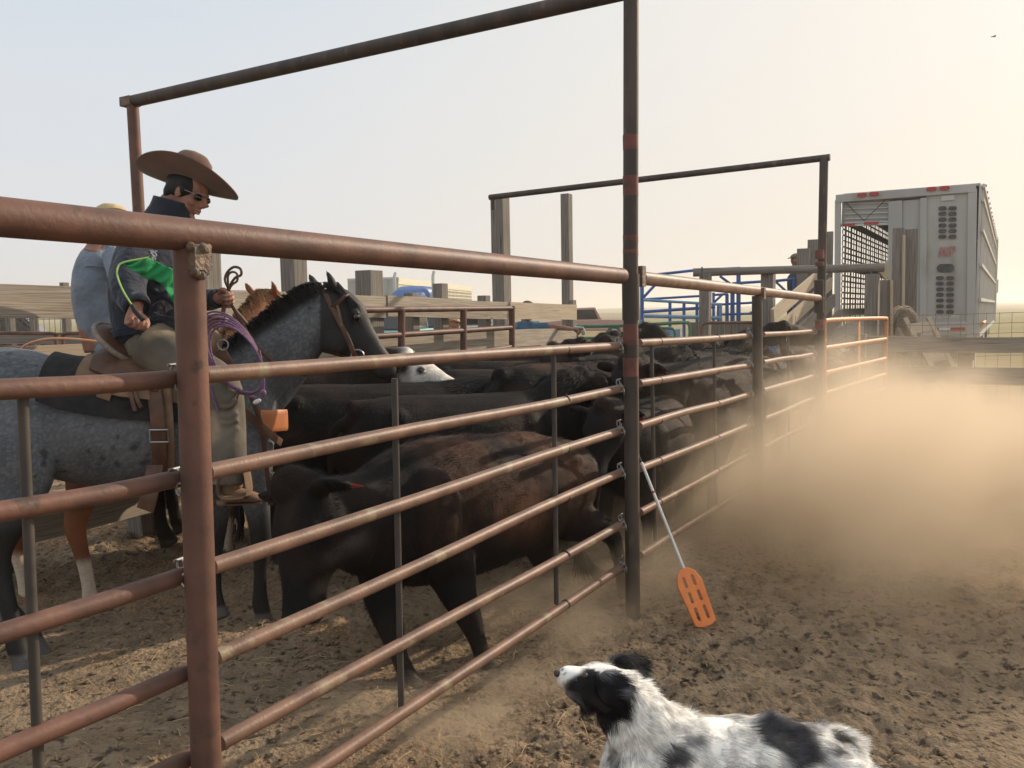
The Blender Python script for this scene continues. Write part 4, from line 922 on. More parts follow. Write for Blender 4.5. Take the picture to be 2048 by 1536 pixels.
# ang 0 = walking away along the alley; 180 = towards the camera
HERD = [
    (2, 1262, 712, 8.5, -16, 'black cow with a pink ear tag, head turned back, right behind the tall dark post'),
    (0, 745, 772, 5.9, -38, 'black cow with its rump at the left end of the herd, beside the roan horse'),
    (4, 930, 788, 5.55, -32, 'black cow directly behind the brown-black lunging cow, its flat back under the white face'),
    (1, 985, 757, 6.6, -34, 'black cow just past the muzzle of the white-faced cow'),
    (0, 1010, 740, 7.4, -36, 'black cow with a smooth back, third row behind the white face'),
    (6, 1000, 728, 8.6, -60, 'black cow with head raised over the backs, looking right, mid herd'),
    (3, 1160, 722, 6.5, -14, 'woolly-backed black cow with a white ear tag left of the tall dark post'),
    (5, 1130, 700, 9.4, 200, 'black cow in the far left rows below the end of the plank fence'),
    (6, 1080, 706, 9.9, -75, 'black cow farthest back on the left, against the plank fence'),
    (1, 1235, 722, 7.8, -14, 'black cow hidden mostly behind the tall dark post'),
    (1, 1478, 735, 6.9, 8, 'brown-flanked black cow pressed to the rails between the tall dark post and the shorter post'),
    (4, 1400, 702, 8.0, -12, 'black cow with a blue ear tag in the row behind the one facing the camera'),
    (0, 1545, 712, 8.5, 4, 'dusty black cow whose rump shows just past the shorter post'),
    (6, 1430, 696, 9.0, 60, 'black cow in mid alley beyond the shorter post top'),
    (5, 1330, 690, 9.2, 165, 'black cow under the green panel, centre of the alley'),
    (1, 1600, 694, 10.0, 6, 'brownish cow in the dust near the farther tall post'),
    (6, 1500, 688, 10.6, -95, 'black cow in front of the plank wall'),
    (0, 1690, 712, 11.6, 10, 'dusty black cow behind the orange gate'),
    (1, 1650, 690, 12.8, 4, 'black cow entering the chute'),
    (4, 1570, 682, 12.4, 0, 'black cow at the foot of the chute boards'),
    (0, 1250, 690, 10.6, 10, 'black cow far back between the plank fence end and the green panel'),
    (4, 1730, 702, 13.4, 4, 'black cow seen through the right half of the orange gate'),
]
for h_ in HERD: put(*h_)
# faces turned to the camera
o = put(5, 1290, 770, 5.95, 184, 'black cow facing the camera with its muzzle just left of the tall dark post', .93)
o = put(5, 1412, 722, 6.8, 170, 'black cow facing the camera right of the tall dark post, ears out')
o = put(-1, 528, 734, 6.3, -50, 'white-faced cow under the muzzle of the roan horse'); 

# the lunging cow in front
def hero_cow():
    m = MB(); lat = V(.69, -.72, 0)
    S = [(1172, 955, 5.02, .10, .12), (1150, 955, 4.97, .19, .22), (1085, 975, 4.80, .27, .30), (1010, 995, 4.6, .30, .34), (930, 1010, 4.36, .315, .365), (860, 1022, 4.16, .29, .365), (800, 1032, 4.0, .25, .335), (752, 1040, 3.86, .20, .28), (712, 1042, 3.74, .16, .225), (670, 1036, 3.62, .13, .185), (632, 1028, 3.52, .11, .15), (606, 1030, 3.46, .09, .11)]
    m.tube([P(a, b, c) for a, b, c, d, e in S], [(d, e) for a, b, c, d, e in S], 26, k=2, ref=lat)
    m.tube([P(1130, 895, 4.95), P(1060, 880, 4.75), P(960, 888, 4.45), P(850, 900, 4.1), P(770, 925, 3.9)], [.02, .05, .05, .05, .02], 10, k=2)
    for dl in (-.17, .17): m.ell(P(1085, 915, 4.82)+lat*dl, [(.10, .06, 0), (-.04, .06, 0), (0, 0, .06)])
    m.tube([P(590, 1175, 3.36), P(625, 1128, 3.40), P(668, 1092, 3.52), P(710, 1075, 3.66)], [(.045, .03), (.07, .06), (.09, .10), (.12, .14)], 14, k=2, ref=lat)
    m.ell(P(832, 1030, 3.97)+lat*.13, [V(.10, .10, 0), lat*.13, V(0, 0, .25)]); m.sph(P(868, 1100, 3.98)+lat*.08, .13)
    poll = P(578, 990, 3.46); mz = P(548, 1214, 3.28); d = (mz-poll).normalized()
    h = cow_head(m, poll+V(.0, .02, 0), d, V(-.72, -.70, .12), 1.20)
    lf = [(770, 1080, 3.95, .11, .17), (762, 1160, 3.88, .085, .12), (765, 1205, 3.82, .07, .085), (783, 1262, 3.76, .056, .06), (798, 1310, 3.72, .038, .04), (815, 1352, 3.68, .040, .045), (828, 1376, 3.66, .046, .05), (842, 1398, 3.64, .056, .064)]
    leg(m, [P(*t[:3]) for t in lf], [t[3:] for t in lf], ref=lat)
    rf = [(880, 1080, 4.0, .12, .19), (905, 1150, 3.96, .095, .13), (920, 1195, 3.93, .075, .09), (940, 1240, 3.91, .058, .062), (955, 1282, 3.88, .040, .042), (968, 1318, 3.86, .041, .046), (976, 1340, 3.85, .046, .052), (988, 1360, 3.84, .058, .066)]
    leg(m, [P(*t[:3]) for t in rf], [t[3:] for t in rf], ref=lat)
    rh = [(1120, 985, 4.78, .13, .20), (1140, 1030, 4.76, .11, .16), (1180, 1050, 4.78, .075, .10), (1220, 1066, 4.82, .052, .062), (1236, 1110, 4.84, .036, .042), (1245, 1160, 4.86, .038, .043), (1249, 1180, 4.87, .045, .05), (1254, 1200, 4.88, .055, .062)]
    leg(m, [P(*t[:3]) for t in rh], [t[3:] for t in rh], ref=lat)
    lh = [(1075, 1010, 5.0, .12, .19), (1080, 1080, 5.0, .10, .13), (1090, 1120, 5.0, .07, .085), (1100, 1140, 5.05, .048, .055), (1078, 1175, 5.05, .034, .04), (1062, 1200, 5.03, .038, .042), (1050, 1208, 5.0, .045, .05), (1044, 1218, 4.98, .055, .06)]
    leg(m, [P(*t[:3]) for t in lh], [t[3:] for t in lh], ref=lat)
    m.tube([P(1165, 912, 5.02), P(1192, 945, 5.1), P(1190, 1010, 5.1), P(1172, 1070, 5.05), P(1160, 1100, 5.0)], [.04, .032, .024, .02, .016], 10, k=3)
    def extra(co, c):
        px, py = proj(co); n = vn3(co, 3.2, 31)*.85+vn3(co*np.array([[1, 1, .35]]), 26, 33)*.15
        t = np.maximum(blob(px, py, 1065, 985, 150, 95, .5), blob(px, py, 1000, 885, 170, 38, .6))
        t = np.maximum(t, blob(px, py, 905, 1000, 60, 90, .6)*.7)
        c = mixc(c, (.078, .036, .020), t*ss(.15, .80, n))
        return c
    p0 = G(900, 1300); root = empty('cow', (p0.x, p0.y, 0), 'brown-black cow lunging low with its head down, right behind the near fence rails', 'cow'); root['group'] = GRP
    b = m.organic('body', MT['coat'], root, voxel=.013, it=4, colfn=cowcol(h, .25, seed=40, extra=extra))
    cow_eyes(h, root, 'tagr', 0 if h['ears'][0].x > h['ears'][1].x else 1)
    s_ = MB(); q = P(1160, 1100, 5.0)
    for i in range(120):
        j = V(random.uniform(-.03, .03), random.uniform(-.03, .03), 0); s_.tube([q+j, q+j*2+V(.03, 0, -.10), q+j*3.5+V(.06+random.uniform(-.03, .05), 0, -.15-.06*random.random())], [.0035, .0025, .0006], 4)
    s_.build('tail_switch', MT['black'], root)
    fur('hair', b, 90000, .021, comb_back((.75, .7, 0)), MT['hairm'], root, width=.0008, lift=.30, jit=.4, seed=8, dark=.65, clump=1.1, lenfn=lambda p: 1+.9*ss(.86, 1.0, p[:, 2]))
hero_cow()

# ------------------------------------------------------------------ horses
def horse(T, colfn, label, mane_mat, voxel=.013, headdrop=0.0, legs=None, name='horse', furn=0):
    TT = lambda px, py, Y: T @ P(px, py, Y)
    m = MB(); L = T.to_3x3() @ V(.17, -1, 0); L.normalize()
    S = [(-92, 822, 4.28, .10, .13), (-78, 815, 4.28, .19, .24), (-30, 813, 4.29, .26, .30), (40, 822, 4.31, .285, .32), (110, 838, 4.34, .28, .30), (190, 850, 4.38, .29, .315), (290, 850, 4.42, .29, .325), (380, 845, 4.48, .265, .335), (455, 832, 4.52, .235, .335), (515, 828, 4.55, .19, .27), (552, 828, 4.57, .11, .16)]
    m.tube([TT(a, b, c) for a, b, c, d, e in S], [(d, e) for a, b, c, d, e in S], 26, k=2, ref=L)
    m.tube([TT(330, 745, 4.45), TT(400, 728, 4.48), TT(450, 722, 4.5), TT(500, 735, 4.52)], [.05, .08, .08, .06], 12, k=2)
    N_ = [(430, 800, 4.51, .17, .27), (490, 765, 4.55, .145, .255), (545, 715, 4.58, .115, .215), (592, 668, 4.62, .095, .175), (628, 628, 4.65, .08, .14), (650, 606, 4.67, .065, .105)]
    hd = V(0, 0, -headdrop)
    m.tube([TT(a, b, c)+hd*(i/5) for i, (a, b, c, d, e) in enumerate(N_)], [(d, e) for a, b, c, d, e in N_], 22, k=2, ref=L)
    H = [(645, 582, 4.67, .05, .075), (660, 606, 4.68, .082, .128), (681, 642, 4.69, .088, .158), (702, 668, 4.70, .077, .135), (726, 692, 4.71, .060, .104), (748, 714, 4.72, .054, .080), (764, 731, 4.72, .060, .073), (776, 746, 4.73, .052, .060), (781, 755, 4.73, .03, .03)]
    m.tube([TT(a, b, c)+hd for a, b, c, d, e in H], [(d, e) for a, b, c, d, e in H], 20, k=2, ref=L)
    m.ell(TT(668, 675, 4.63)+hd, [L*.03, T.to_3x3() @ V(.09, 0, -.03), T.to_3x3() @ V(.02, 0, .085)])          # cheek
    m.tube([TT(705, 618, 4.62)+hd, TT(716, 632, 4.61)+hd], [.022, .028], 8)                                       # brow
    eye = TT(712, 634, 4.605)+hd
    for (a, b, c) in (((668, 578, 4.62), (662, 560, 4.60), (653, 540, 4.60)), ((634, 578, 4.74), (626, 562, 4.76), (616, 546, 4.76))):
        m.tube([TT(*a)+hd, TT(*b)+hd, TT(*c)+hd], [(.026, .026), (.034, .022), (.007, .006)], 10, k=3, ref=L)
    LG = legs or {
      'nh': [(10, 850, 4.16, .16, .27), (28, 910, 4.10, .14, .22), (38, 968, 4.06, .10, .15), (18, 1035, 4.03, .075, .095), (-4, 1100, 4.01, .052, .068), (2, 1150, 4.0, .042, .05), (16, 1210, 3.98, .036, .042), (28, 1262, 3.97, .036, .042), (33, 1290, 3.97, .046, .05), (44, 1318, 3.96, .042, .048), (52, 1345, 3.95, .058, .066)],
      'fh': [(-10, 850, 4.46, .14, .25), (-15, 920, 4.46, .13, .2), (-20, 990, 4.44, .09, .13), (-35, 1060, 4.42, .068, .085), (-48, 1120, 4.40, .05, .062), (-10, 1180, 4.32, .037, .043), (40, 1240, 4.22, .035, .04), (62, 1272, 4.18, .045, .048), (78, 1300, 4.15, .042, .046), (90, 1326, 4.12, .057, .063)],
      'nf': [(480, 880, 4.42, .11, .19), (498, 935, 4.40, .09, .13), (510, 990, 4.42, .068, .082), (519, 1050, 4.44, .052, .058), (522, 1085, 4.45, .050, .056), (521, 1130, 4.46, .034, .038), (520, 1180, 4.47, .033, .037), (521, 1208, 4.48, .043, .046), (527, 1232, 4.48, .040, .044), (533, 1258, 4.49, .056, .062)],
      'ff': [(450, 880, 4.66, .11, .18), (445, 940, 4.68, .085, .12), (438, 1000, 4.70, .062, .075), (434, 1060, 4.70, .050, .054), (432, 1110, 4.68, .034, .038), (430, 1170, 4.64, .033, .037), (430, 1196, 4.62, .043, .046), (436, 1216, 4.60, .040, .044), (442, 1240, 4.58, .056, .062)]}
    for k_, l in LG.items(): m.tube([TT(*t[:3]) for t in l], [t[3:] for t in l], 14, k=3, ref=L)
    m.tube([TT(-85, 745, 4.28), TT(-108, 765, 4.28), TT(-118, 830, 4.28)], [.045, .035, .02], 10, k=2)
    root = empty(name, T @ V(P(250, 900, 4.4).x, 4.4, 0), label, 'horse')
    Ti = T.inverted()
    def cf(co):
        a = np.c_[co, np.ones(len(co))] @ np.array(Ti).T; px, py = proj(a[:, :3]); return colfn(co, px, py, a[:, :3])
    b = m.organic('body', MT['roan'], root, voxel=voxel, it=5, colfn=cf)
    MB().sph(eye, .021).build('eye', MT['eye'], root)
    mm = MB()                                                                                                      # mane and forelock
    cr = [(440, 712, 4.50), (490, 672, 4.54), (530, 640, 4.57), (570, 606, 4.60), (610, 578, 4.63), (640, 566, 4.66)]
    rs = random.Random(4)
    for i in range(1700):
        t = rs.random()*4.999; k_ = int(t); f = t-k_; a = TT(*[cr[k_][j]*(1-f)+cr[k_+1][j]*f for j in range(3)])+hd*(t/5)
        ln = .06+.06*rs.random(); o_ = T.to_3x3() @ V(rs.uniform(-.03, .03), rs.uniform(-.04, .01), 0)
        e1 = a+o_+T.to_3x3() @ V(-.02+rs.uniform(-.02, .02), -.04, ln*.05); e2 = a+o_+T.to_3x3() @ V(.02, rs.uniform(-.07, -.04)if rs.random() < .16 else rs.uniform(.06, .11), -ln*(.5 if i % 3 else 1))
        mm.tube([a+V(0, 0, -.01), e1, e2], [.0026, .002, .0005], 4, k=2)
    for i in range(260):
        a = TT(660+rs.uniform(-14, 16), 568+rs.uniform(-4, 6), 4.66+rs.uniform(-.05, .06))+hd; sp = rs.uniform(-10, 10)
        b_ = TT(690+sp, 590+sp*.4, 4.62+rs.uniform(-.02, .05))+hd; c_ = TT(712+sp*1.1, 622+rs.uniform(-10, 38), 4.60+rs.uniform(0, .09))+hd
        mm.tube([a, b_, c_], [.0035, .003, .0006], 4, k=2)
    mm.build('mane', mane_mat, root)
    mt_ = MB()
    for i in range(300):
        a = T.to_3x3() @ V(rs.uniform(-.04, .04), rs.uniform(-.04, .04), 0); c_ = TT(-112, 800, 4.28)+a
        mt_.tube([c_, c_+a*.6+V(0, 0, -.35), c_+a+V(0, 0, -.75-.1*rs.random())], [.004, .003, .0008], 4, k=2)
    mt_.build('tail', mane_mat, root)
    return root, TT, L, b
def roan_col(co, px, py, w_):
    n = vn3(co, 6, 3); n2 = vn3(co, 34, 5); n3 = vn3(co, 14, 8)
    c = mixc((.112, .117, .125), (.078, .082, .089), ss(.3, .75, n))
    c = mixc(c, (.22, .215, .21), (vn3(co, 160, 2) > .62)*.35)
    spots = ss(.74, .80, n2)*ss(.60, .70, n3)*.8; c = mixc(c, (.03, .03, .032), spots)
    hd = ss(628, 672, px+(py-640)*.35)*(py < 800); c = mixc(c, (.022, .020, .019), np.maximum(hd, (px > 640)*(py < 780)*1.0)*.96)
    crest = 1-ss(8, 34, py-(712-(px-440)*.74)); c = mixc(c, (.02, .018, .018), crest*(px > 425)*(px < 680))
    lg = ss(985, 1075, py+20*(n-.5)); c = mixc(c, (.018, .016, .015), lg)
    c = mixc(c, (.10, .09, .08), (1-ss(.04, .06, w_[:, 2])))
    c = mixc(c, (.05, .047, .045), blob(px, py, 560, 735, 22, 60, .6)*.5)
    return c
ROAN, RT_, RL, rbody = horse(Matrix.Identity(4), roan_col, 'blue roan horse with black head and legs, saddled, nearest at the left', MT['black'])
RT_ = P
fur('hair', rbody, 60000, .010, comb_back((-1, 0, 0)), MT['hairm'], ROAN, width=.0009, lift=.15, jit=.3, seed=12, dark=.45)
def sorrel_col(co, px, py, w_):
    n = vn3(co, 6, 3); c = mixc((.26, .095, .040), (.17, .058, .026), ss(.3, .7, n))
    z = w_[:, 2]; c = mixc(c, (.58, .47, .35), 1-ss(.30, .36, z+.06*(n-.5))); c = mixc(c, (.2, .17, .13), 1-ss(.05, .07, z))
    return c
piv = P(250, 900, 4.4); piv.z = 0
T2 = Matrix.Translation((-2.46, 5.50, -.10)) @ Matrix.Rotation(R(38), 4, 'Z') @ Matrix.Translation(-piv)
Tinv = T2.inverted()
def _lg(pts): return pts
_nh = [(10, 850, 4.16, .16, .27), (28, 910, 4.10, .14, .22), (38, 968, 4.06, .10, .15), (18, 1035, 4.03, .075, .095), (-4, 1100, 4.01, .052, .068), (2, 1150, 4.0, .042, .05), (10, 1210, 3.98, .036, .042), (16, 1262, 3.97, .036, .042), (20, 1290, 3.97, .046, .05), (32, 1318, 3.96, .042, .048), (40, 1345, 3.95, .058, .066)]
_nf = [(480, 880, 4.42, .11, .19), (490, 935, 4.40, .09, .13), (495, 990, 4.42, .068, .082), (499, 1050, 4.44, .052, .058), (500, 1085, 4.45, .050, .056), (499, 1130, 4.46, .034, .038), (498, 1180, 4.47, .033, .037), (499, 1208, 4.48, .043, .046), (505, 1232, 4.48, .040, .044), (511, 1258, 4.49, .056, .062)]
_SL = {'nh': _nh, 'fh': [(a-25, b-45*(b-640)/700., c+.36, d, e) for a, b, c, d, e in _nh], 'nf': _nf, 'ff': [(a-30, b-35*(b-640)/620., c+.26, d, e) for a, b, c, d, e in _nf]}
SORREL, ST_, SLt, _ = horse(T2, sorrel_col, 'sorrel horse with white socks behind the roan horse', M('sorrel_mane', (.40, .24, .12), (.28, .13, .06), rough=.7), voxel=.016, headdrop=-.12, legs=_SL)

# ------------------------------------------------------------------ tack on the roan
def shell(m, secs, a0, a1, grow=1.05, th=.012, n=16, L=None, k=2):
    """a cloth or leather skin hugging a row of oval sections; angles from the near side over the top"""
    L = L or RL; gr = grow if isinstance(grow, tuple) else (grow, grow); nn_ = len(secs)-1; pts = [P(a, b, c) for a, b, c, d, e in secs]; rad = [(d*(gr[0]+(gr[1]-gr[0])*min(1, 2*i/nn_)), e*(gr[0]+(gr[1]-gr[0])*min(1, 2*i/nn_))) for i, (a, b, c, d, e) in enumerate(secs)]
    pts, rad = catmull(pts, rad, k); vs = []; m_ = len(pts)
    for lay in (0, 1):
        for i in range(m_):
            f = i/(m_-1); A0 = a0[0]*(1-f)+a0[1]*f if isinstance(a0, tuple) else a0; A1 = a1[0]*(1-f)+a1[1]*f if isinstance(a1, tuple) else a1
            for j in range(n+1):
                t = R(A0+(A1-A0)*j/n); e = lay*th; w_ = .004*math.sin(i*1.7+j*.9)
                vs.append(pts[i]+L*((rad[i][0]+e+w_)*math.cos(t))+V(0, 0, 1)*((rad[i][1]+e+w_)*math.sin(t)))
    q = n+1; fs = []
    for lay in (0, 1):
        b = lay*m_*q
        for i in range(m_-1):
            for j in range(n): f = (b+i*q+j, b+i*q+j+1, b+(i+1)*q+j+1, b+(i+1)*q+j); fs.append(f if lay else f[::-1])
    o = m_*q
    for j in range(n): fs += [(j, j+1, o+j+1, o+j), ((m_-1)*q+j+1, (m_-1)*q+j, o+(m_-1)*q+j, o+(m_-1)*q+j+1)]
    for i in range(m_-1): fs += [(i*q, o+i*q, o+(i+1)*q, (i+1)*q), (i*q+n, (i+1)*q+n, o+(i+1)*q+n, o+i*q+n)]
    return m.add(vs, fs)
def HS(x):   # roan's trunk section at pixel column x
    S = [(-30, 813, 4.29, .26, .30), (40, 822, 4.31, .285, .32), (110, 838, 4.34, .28, .30), (190, 850, 4.38, .29, .315), (290, 850, 4.42, .29, .325), (380, 845, 4.48, .265, .345), (455, 832, 4.52, .235, .35), (515, 828, 4.55, .19, .27), (552, 828, 4.57, .11, .16)]
    for a, b in zip(S, S[1:]):
        if a[0] <= x <= b[0]: t = (x-a[0])/(b[0]-a[0]); return tuple(a[i]*(1-t)+b[i]*t for i in range(5))
    return S[-1]
def near(x, y, k=.012):   # point on the near flank of the roan
    s = HS(x); c = P(s[0], s[1], s[2]); q = P(x, y, s[2]); dz = max(-.98, min(.98, (q.z-c.z)/s[4])); r = s[3]*math.sqrt(1-dz*dz)+k
    yy = c.y+RL.y*r; return P(x, y, yy)
bl_root = MB(); 
shell(bl_root, [HS(x) for x in (118, 160, 220, 290, 350, 400, 432)], (22, 0), (158, 180), (1.10, 1.045), .016)
o = bl_root.build('saddle_blanket', MT['blanket']); tag(o, 'dark saddle blanket on the back of the blue roan, under the saddle', 'blanket')
sad = empty('saddle', P(300, 760, 4.4), 'brown leather stock saddle with a high cantle on the blue roan horse', 'saddle')
m = MB(); shell(m, [HS(x) for x in (186, 230, 290, 350, 400, 425)], (38, 12), (142, 168), 1.12, .014); m.build('skirt', MT['leather2'], sad)
m = MB(); shell(m, [HS(x) for x in (212, 250, 300, 345)], (52, 28), (128, 152), 1.20, .016); m.build('seat_jockey', MT['leather'], sad)
cc = P(248, 690, 4.40); a1 = (P(294, 728, 4.40)-P(203, 650, 4.40))*.5; a1n = a1.normalized(); a3 = V(a1n.z, 0, -a1n.x)
m = MB(); m.ell(cc, [a1*1.05, V(0, .19, 0), a3*.035], 24, 10); m.build('cantle', MT['leather'], sad)
m = MB(); pts = [cc+a1*(1.05*math.cos(t))+V(0, .19*math.sin(t), 0) for t in np.linspace(0, 2*math.pi, 40)]; m.tube(pts, .014, 8, cap=False); m.build('cantle_binding', M('worn_binding', (.30, .24, .19), (.2, .15, .11), rough=.8, scale=30), sad)
m = MB(); m.tube([P(262, 722, 4.4), P(310, 742, 4.4), P(370, 730, 4.42), P(410, 700, 4.45)], [(.14, .05), (.16, .05), (.14, .05), (.12, .06)], 16, k=2, ref=RL); m.build('seat', MT['leather'], sad)
m = MB(); m.ell(P(424, 690, 4.42), [V(.05, 0, .01), RL*.15, V(0, 0, .085)], 20, 14); m.build('swell', MT['oleather'] if False else MT['leather2'], sad)
m = MB(); m.tube([P(424, 672, 4.45), P(430, 640, 4.45)], [.03, .025], 12); m.ell(P(431, 634, 4.45), [(.05, 0, 0), (0, .05, 0), (0, 0, .016)]); m.build('horn', MT['leather2'], sad)
def strap(pts, w_, mat, parent, name, th=.006, up=None):
    m = MB(); m.tube(pts, [(w_/2, th/2)]*len(pts), 10, k=3, ref=up or V(1, 0, 0), sq=.5); return m.build(name, MT[mat], parent)
strap([near(306, 768, .03), near(314, 830, .03), near(318, 890, .03), near(318, 930, .03), near(316, 955, .02)], .072, 'leather', sad, 'rear_billet')
m = MB(); q = near(318, 872, .045); m.tube([q+V(-.045, 0, .03), q+V(.045, 0, .03), q+V(.045, 0, -.03), q+V(-.045, 0, -.03), q+V(-.045, 0, .03)], .005, 6); m.build('buckle', MT['chain'], sad)
strap([near(310, 930, .04), P(300, 985, 4.12), P(290, 1020, 4.12)], .085, 'leather', sad, 'hanging_cinch_end')
strap([near(332, 770, .03), near(338, 860, .03), near(340, 940, .02)], .05, 'leather2', sad, 'cinch_strap')
strap([near(236, 700, .05), near(252, 740, .05), near(262, 790, .05), near(270, 822, .04)], .02, 'leather', sad, 'tie_string')
strap([near(242, 700, .05), near(262, 745, .055), near(272, 792, .05), near(282, 815, .04)], .02, 'leather', sad, 'tie_string')
strap([near(195, 783, .03), near(222, 792, .03)], .055, 'leather2', sad, 'bright_skirt_corner', up=V(0, 0, 1))  # tan strip added for the bright corner of the skirt
m = MB(); q = P(446, 690, 4.2); m.tube([q+V(.026*math.cos(t), 0, .026*math.sin(t)) for t in np.linspace(0, 6.28, 16)], .004, 6, cap=False); m.build('front_ring', MT['chain'], sad)
strap([P(440, 700, 4.22), P(455, 725, 4.2), P(462, 760, 4.2)], .05, 'leather', sad, 'rigging_strap')
# stirrup
stq = P(470, 985, 4.02); m = MB(); m.tube([stq+V(-.055, 0, .13), stq+V(-.07, 0, .02), stq+V(-.05, 0, -.02), stq+V(.05, 0, -.02), stq+V(.07, 0, .02), stq+V(.055, 0, .13)], [(.05, .008)]*6, 10, k=2, ref=V(0, 1, 0)); m.build('stirrup', MT['leather2'], sad)
# breast collar
bc = empty('breast_collar', P(540, 840, 4.4), 'orange stitched breast collar across the roan horse chest', 'breast collar')
def chest(x, y, k=.015):
    t = (x-500)/72.; return P(x, y, 4.36+ .20*max(0, t)**2 - k)
strap([chest(520, 842), chest(540, 842), chest(558, 841), P(572, 840, 4.55), P(574, 839, 4.66)], .115, 'oleather', bc, 'chest_pad', th=.012, up=V(0, 0, 1))
strap([P(482, 818, 4.27), P(510, 842, 4.29), P(540, 868, 4.36), P(563, 886, 4.44)], .042, 'leather', bc, 'collar_strap', up=V(0, 0, 1))
strap([P(503, 795, 4.27), P(521, 845, 4.28), P(529, 900, 4.32), P(536, 960, 4.36), P(541, 1010, 4.40)], .026, 'leather', bc, 'tie_down_strap')
# bridle and reins
br = empty('bridle', P(690, 640, 4.6), 'brown leather bridle with long reins on the roan horse head', 'bridle')
def hface(x, y): 
    return P(x, y, 4.585+.00002*(x-690)**2)
strap([P(640, 572, 4.66), hface(652, 590), hface(662, 616)], .026, 'leather', br, 'crown_strap')
strap([hface(662, 612), hface(676, 638), hface(696, 678), hface(708, 708), P(712, 714, 4.63)], .026, 'leather', br, 'cheek_strap')
strap([hface(660, 612), hface(656, 650), hface(646, 690), P(638, 702, 4.66)], .018, 'leather', br, 'throat_latch')
strap([hface(661, 616), hface(676, 606), hface(690, 592), P(697, 588, 4.66)], .022, 'leather', br, 'brow_band')
strap([hface(674, 610), hface(680, 632), hface(684, 652)], .014, 'leather2', br, 'loose_end')
m = MB(); q = P(715, 712, 4.60); m.tube([q+V(.034*math.cos(t), .0, .034*math.sin(t)) for t in np.linspace(-.3, 5.5, 22)], .0045, 8); m.build('bit_ring', MT['chain'], br)
HL = P(452, 597, 4.46)
m = MB(); m.tube([P(712, 722, 4.60), P(670, 742, 4.52), P(610, 748, 4.45), P(565, 735, 4.40), P(520, 700, 4.40), P(480, 640, 4.43), P(462, 608, 4.45), HL], [(.010, .004)]*8, 8, k=4, ref=V(0, 0, 1)); 
m.tube([P(718, 722, 4.84), P(640, 700, 4.82), P(540, 690, 4.76), P(480, 630, 4.6), HL], [(.010, .004)]*5, 8, k=4, ref=V(0, 0, 1)); m.build('reins', MT['leather'], br)
m = MB()
m.tube([HL, P(458, 575, 4.46), P(470, 556, 4.46), P(482, 550, 4.46), P(481, 538, 4.46), P(468, 534, 4.46), P(455, 544, 4.46), P(450, 560, 4.46), P(457, 580, 4.46), HL], .007, 8, k=4)
m.tube([HL, P(462, 572, 4.44), P(474, 562, 4.44), P(474, 548, 4.44), P(464, 544, 4.44), P(456, 552, 4.44), P(456, 574, 4.44), HL], .006, 8, k=4); m.build('rein_loops', MT['leather'], br)
m = MB(); m.tube([HL, P(446, 625, 4.45), P(448, 650, 4.45)], [(.012, .004)]*3, 8, k=2, ref=V(1, 0, 0)); m.build('rein_tail', MT['leather'], br)
# whiskery chin strings below the bit
m = MB()
for a in (0, 1, 2): m.tube([P(700+a*6, 740, 4.6), P(694+a*7, 752, 4.6), P(688+a*8, 764+3*a, 4.6)], .003, 5)
m.build('chin_string', MT['black'], br)
# coiled rope
rc = empty('rope_coil', P(468, 715, 4.05), 'coiled purple lariat rope hanging at the roan horse shoulder', 'rope')
m = MB(); rs = random.Random(6)
for i in range(6):
    cx, cy = 466+i*2.2-4, 712+i*2.5-6; ang = R(57+rs.uniform(-3, 3)); A_, B_ = 92-i*3.5, 50-i*1.6
    pts = [P(cx+A_*math.cos(t)*math.cos(ang)-B_*math.sin(t)*math.sin(ang), cy+A_*math.cos(t)*math.sin(ang)+B_*math.sin(t)*math.cos(ang), 4.07-.012*i+.05*math.cos(t*2+1)*.4) for t in np.linspace(0, 2*math.pi, 40)]
    m.tube(pts, .0052, 8, cap=False)
m.tube([P(421, 772, 4.0), P(428, 800, 4.0), P(436, 822, 4.0)], .0065, 8, k=2)
m.tube([P(518, 700, 4.02), P(526, 740, 4.02), P(527, 775, 4.02), P(520, 795, 4.02), P(500, 792, 4.02), P(470, 778, 4.02), P(440, 750, 4.02)], .0065, 8, k=3)
m.build('coil', MT['rope'], rc)
m = MB(); m.ell(P(526, 786, 4.0), [(.016, 0, 0), (0, .014, 0), (0, 0, .018)]); m.build('honda_knot', MT['rope'], rc)
m = MB(); m.ell(P(514, 803, 4.0), [(.02, 0, .006), (0, .010, 0), (0, 0, .012)]); m.build('honda', MT['white'], rc)
o = MB().tube([P(36, 715, 4.95), P(48, 692, 4.9), P(85, 679, 4.8), P(130, 677, 4.75), P(180, 681, 4.7), P(226, 687, 4.66)], .0065, 8, k=4).build('lariat', MT['rope2']); tag(o, 'orange lariat line trailing over the rump of the roan horse', 'rope')
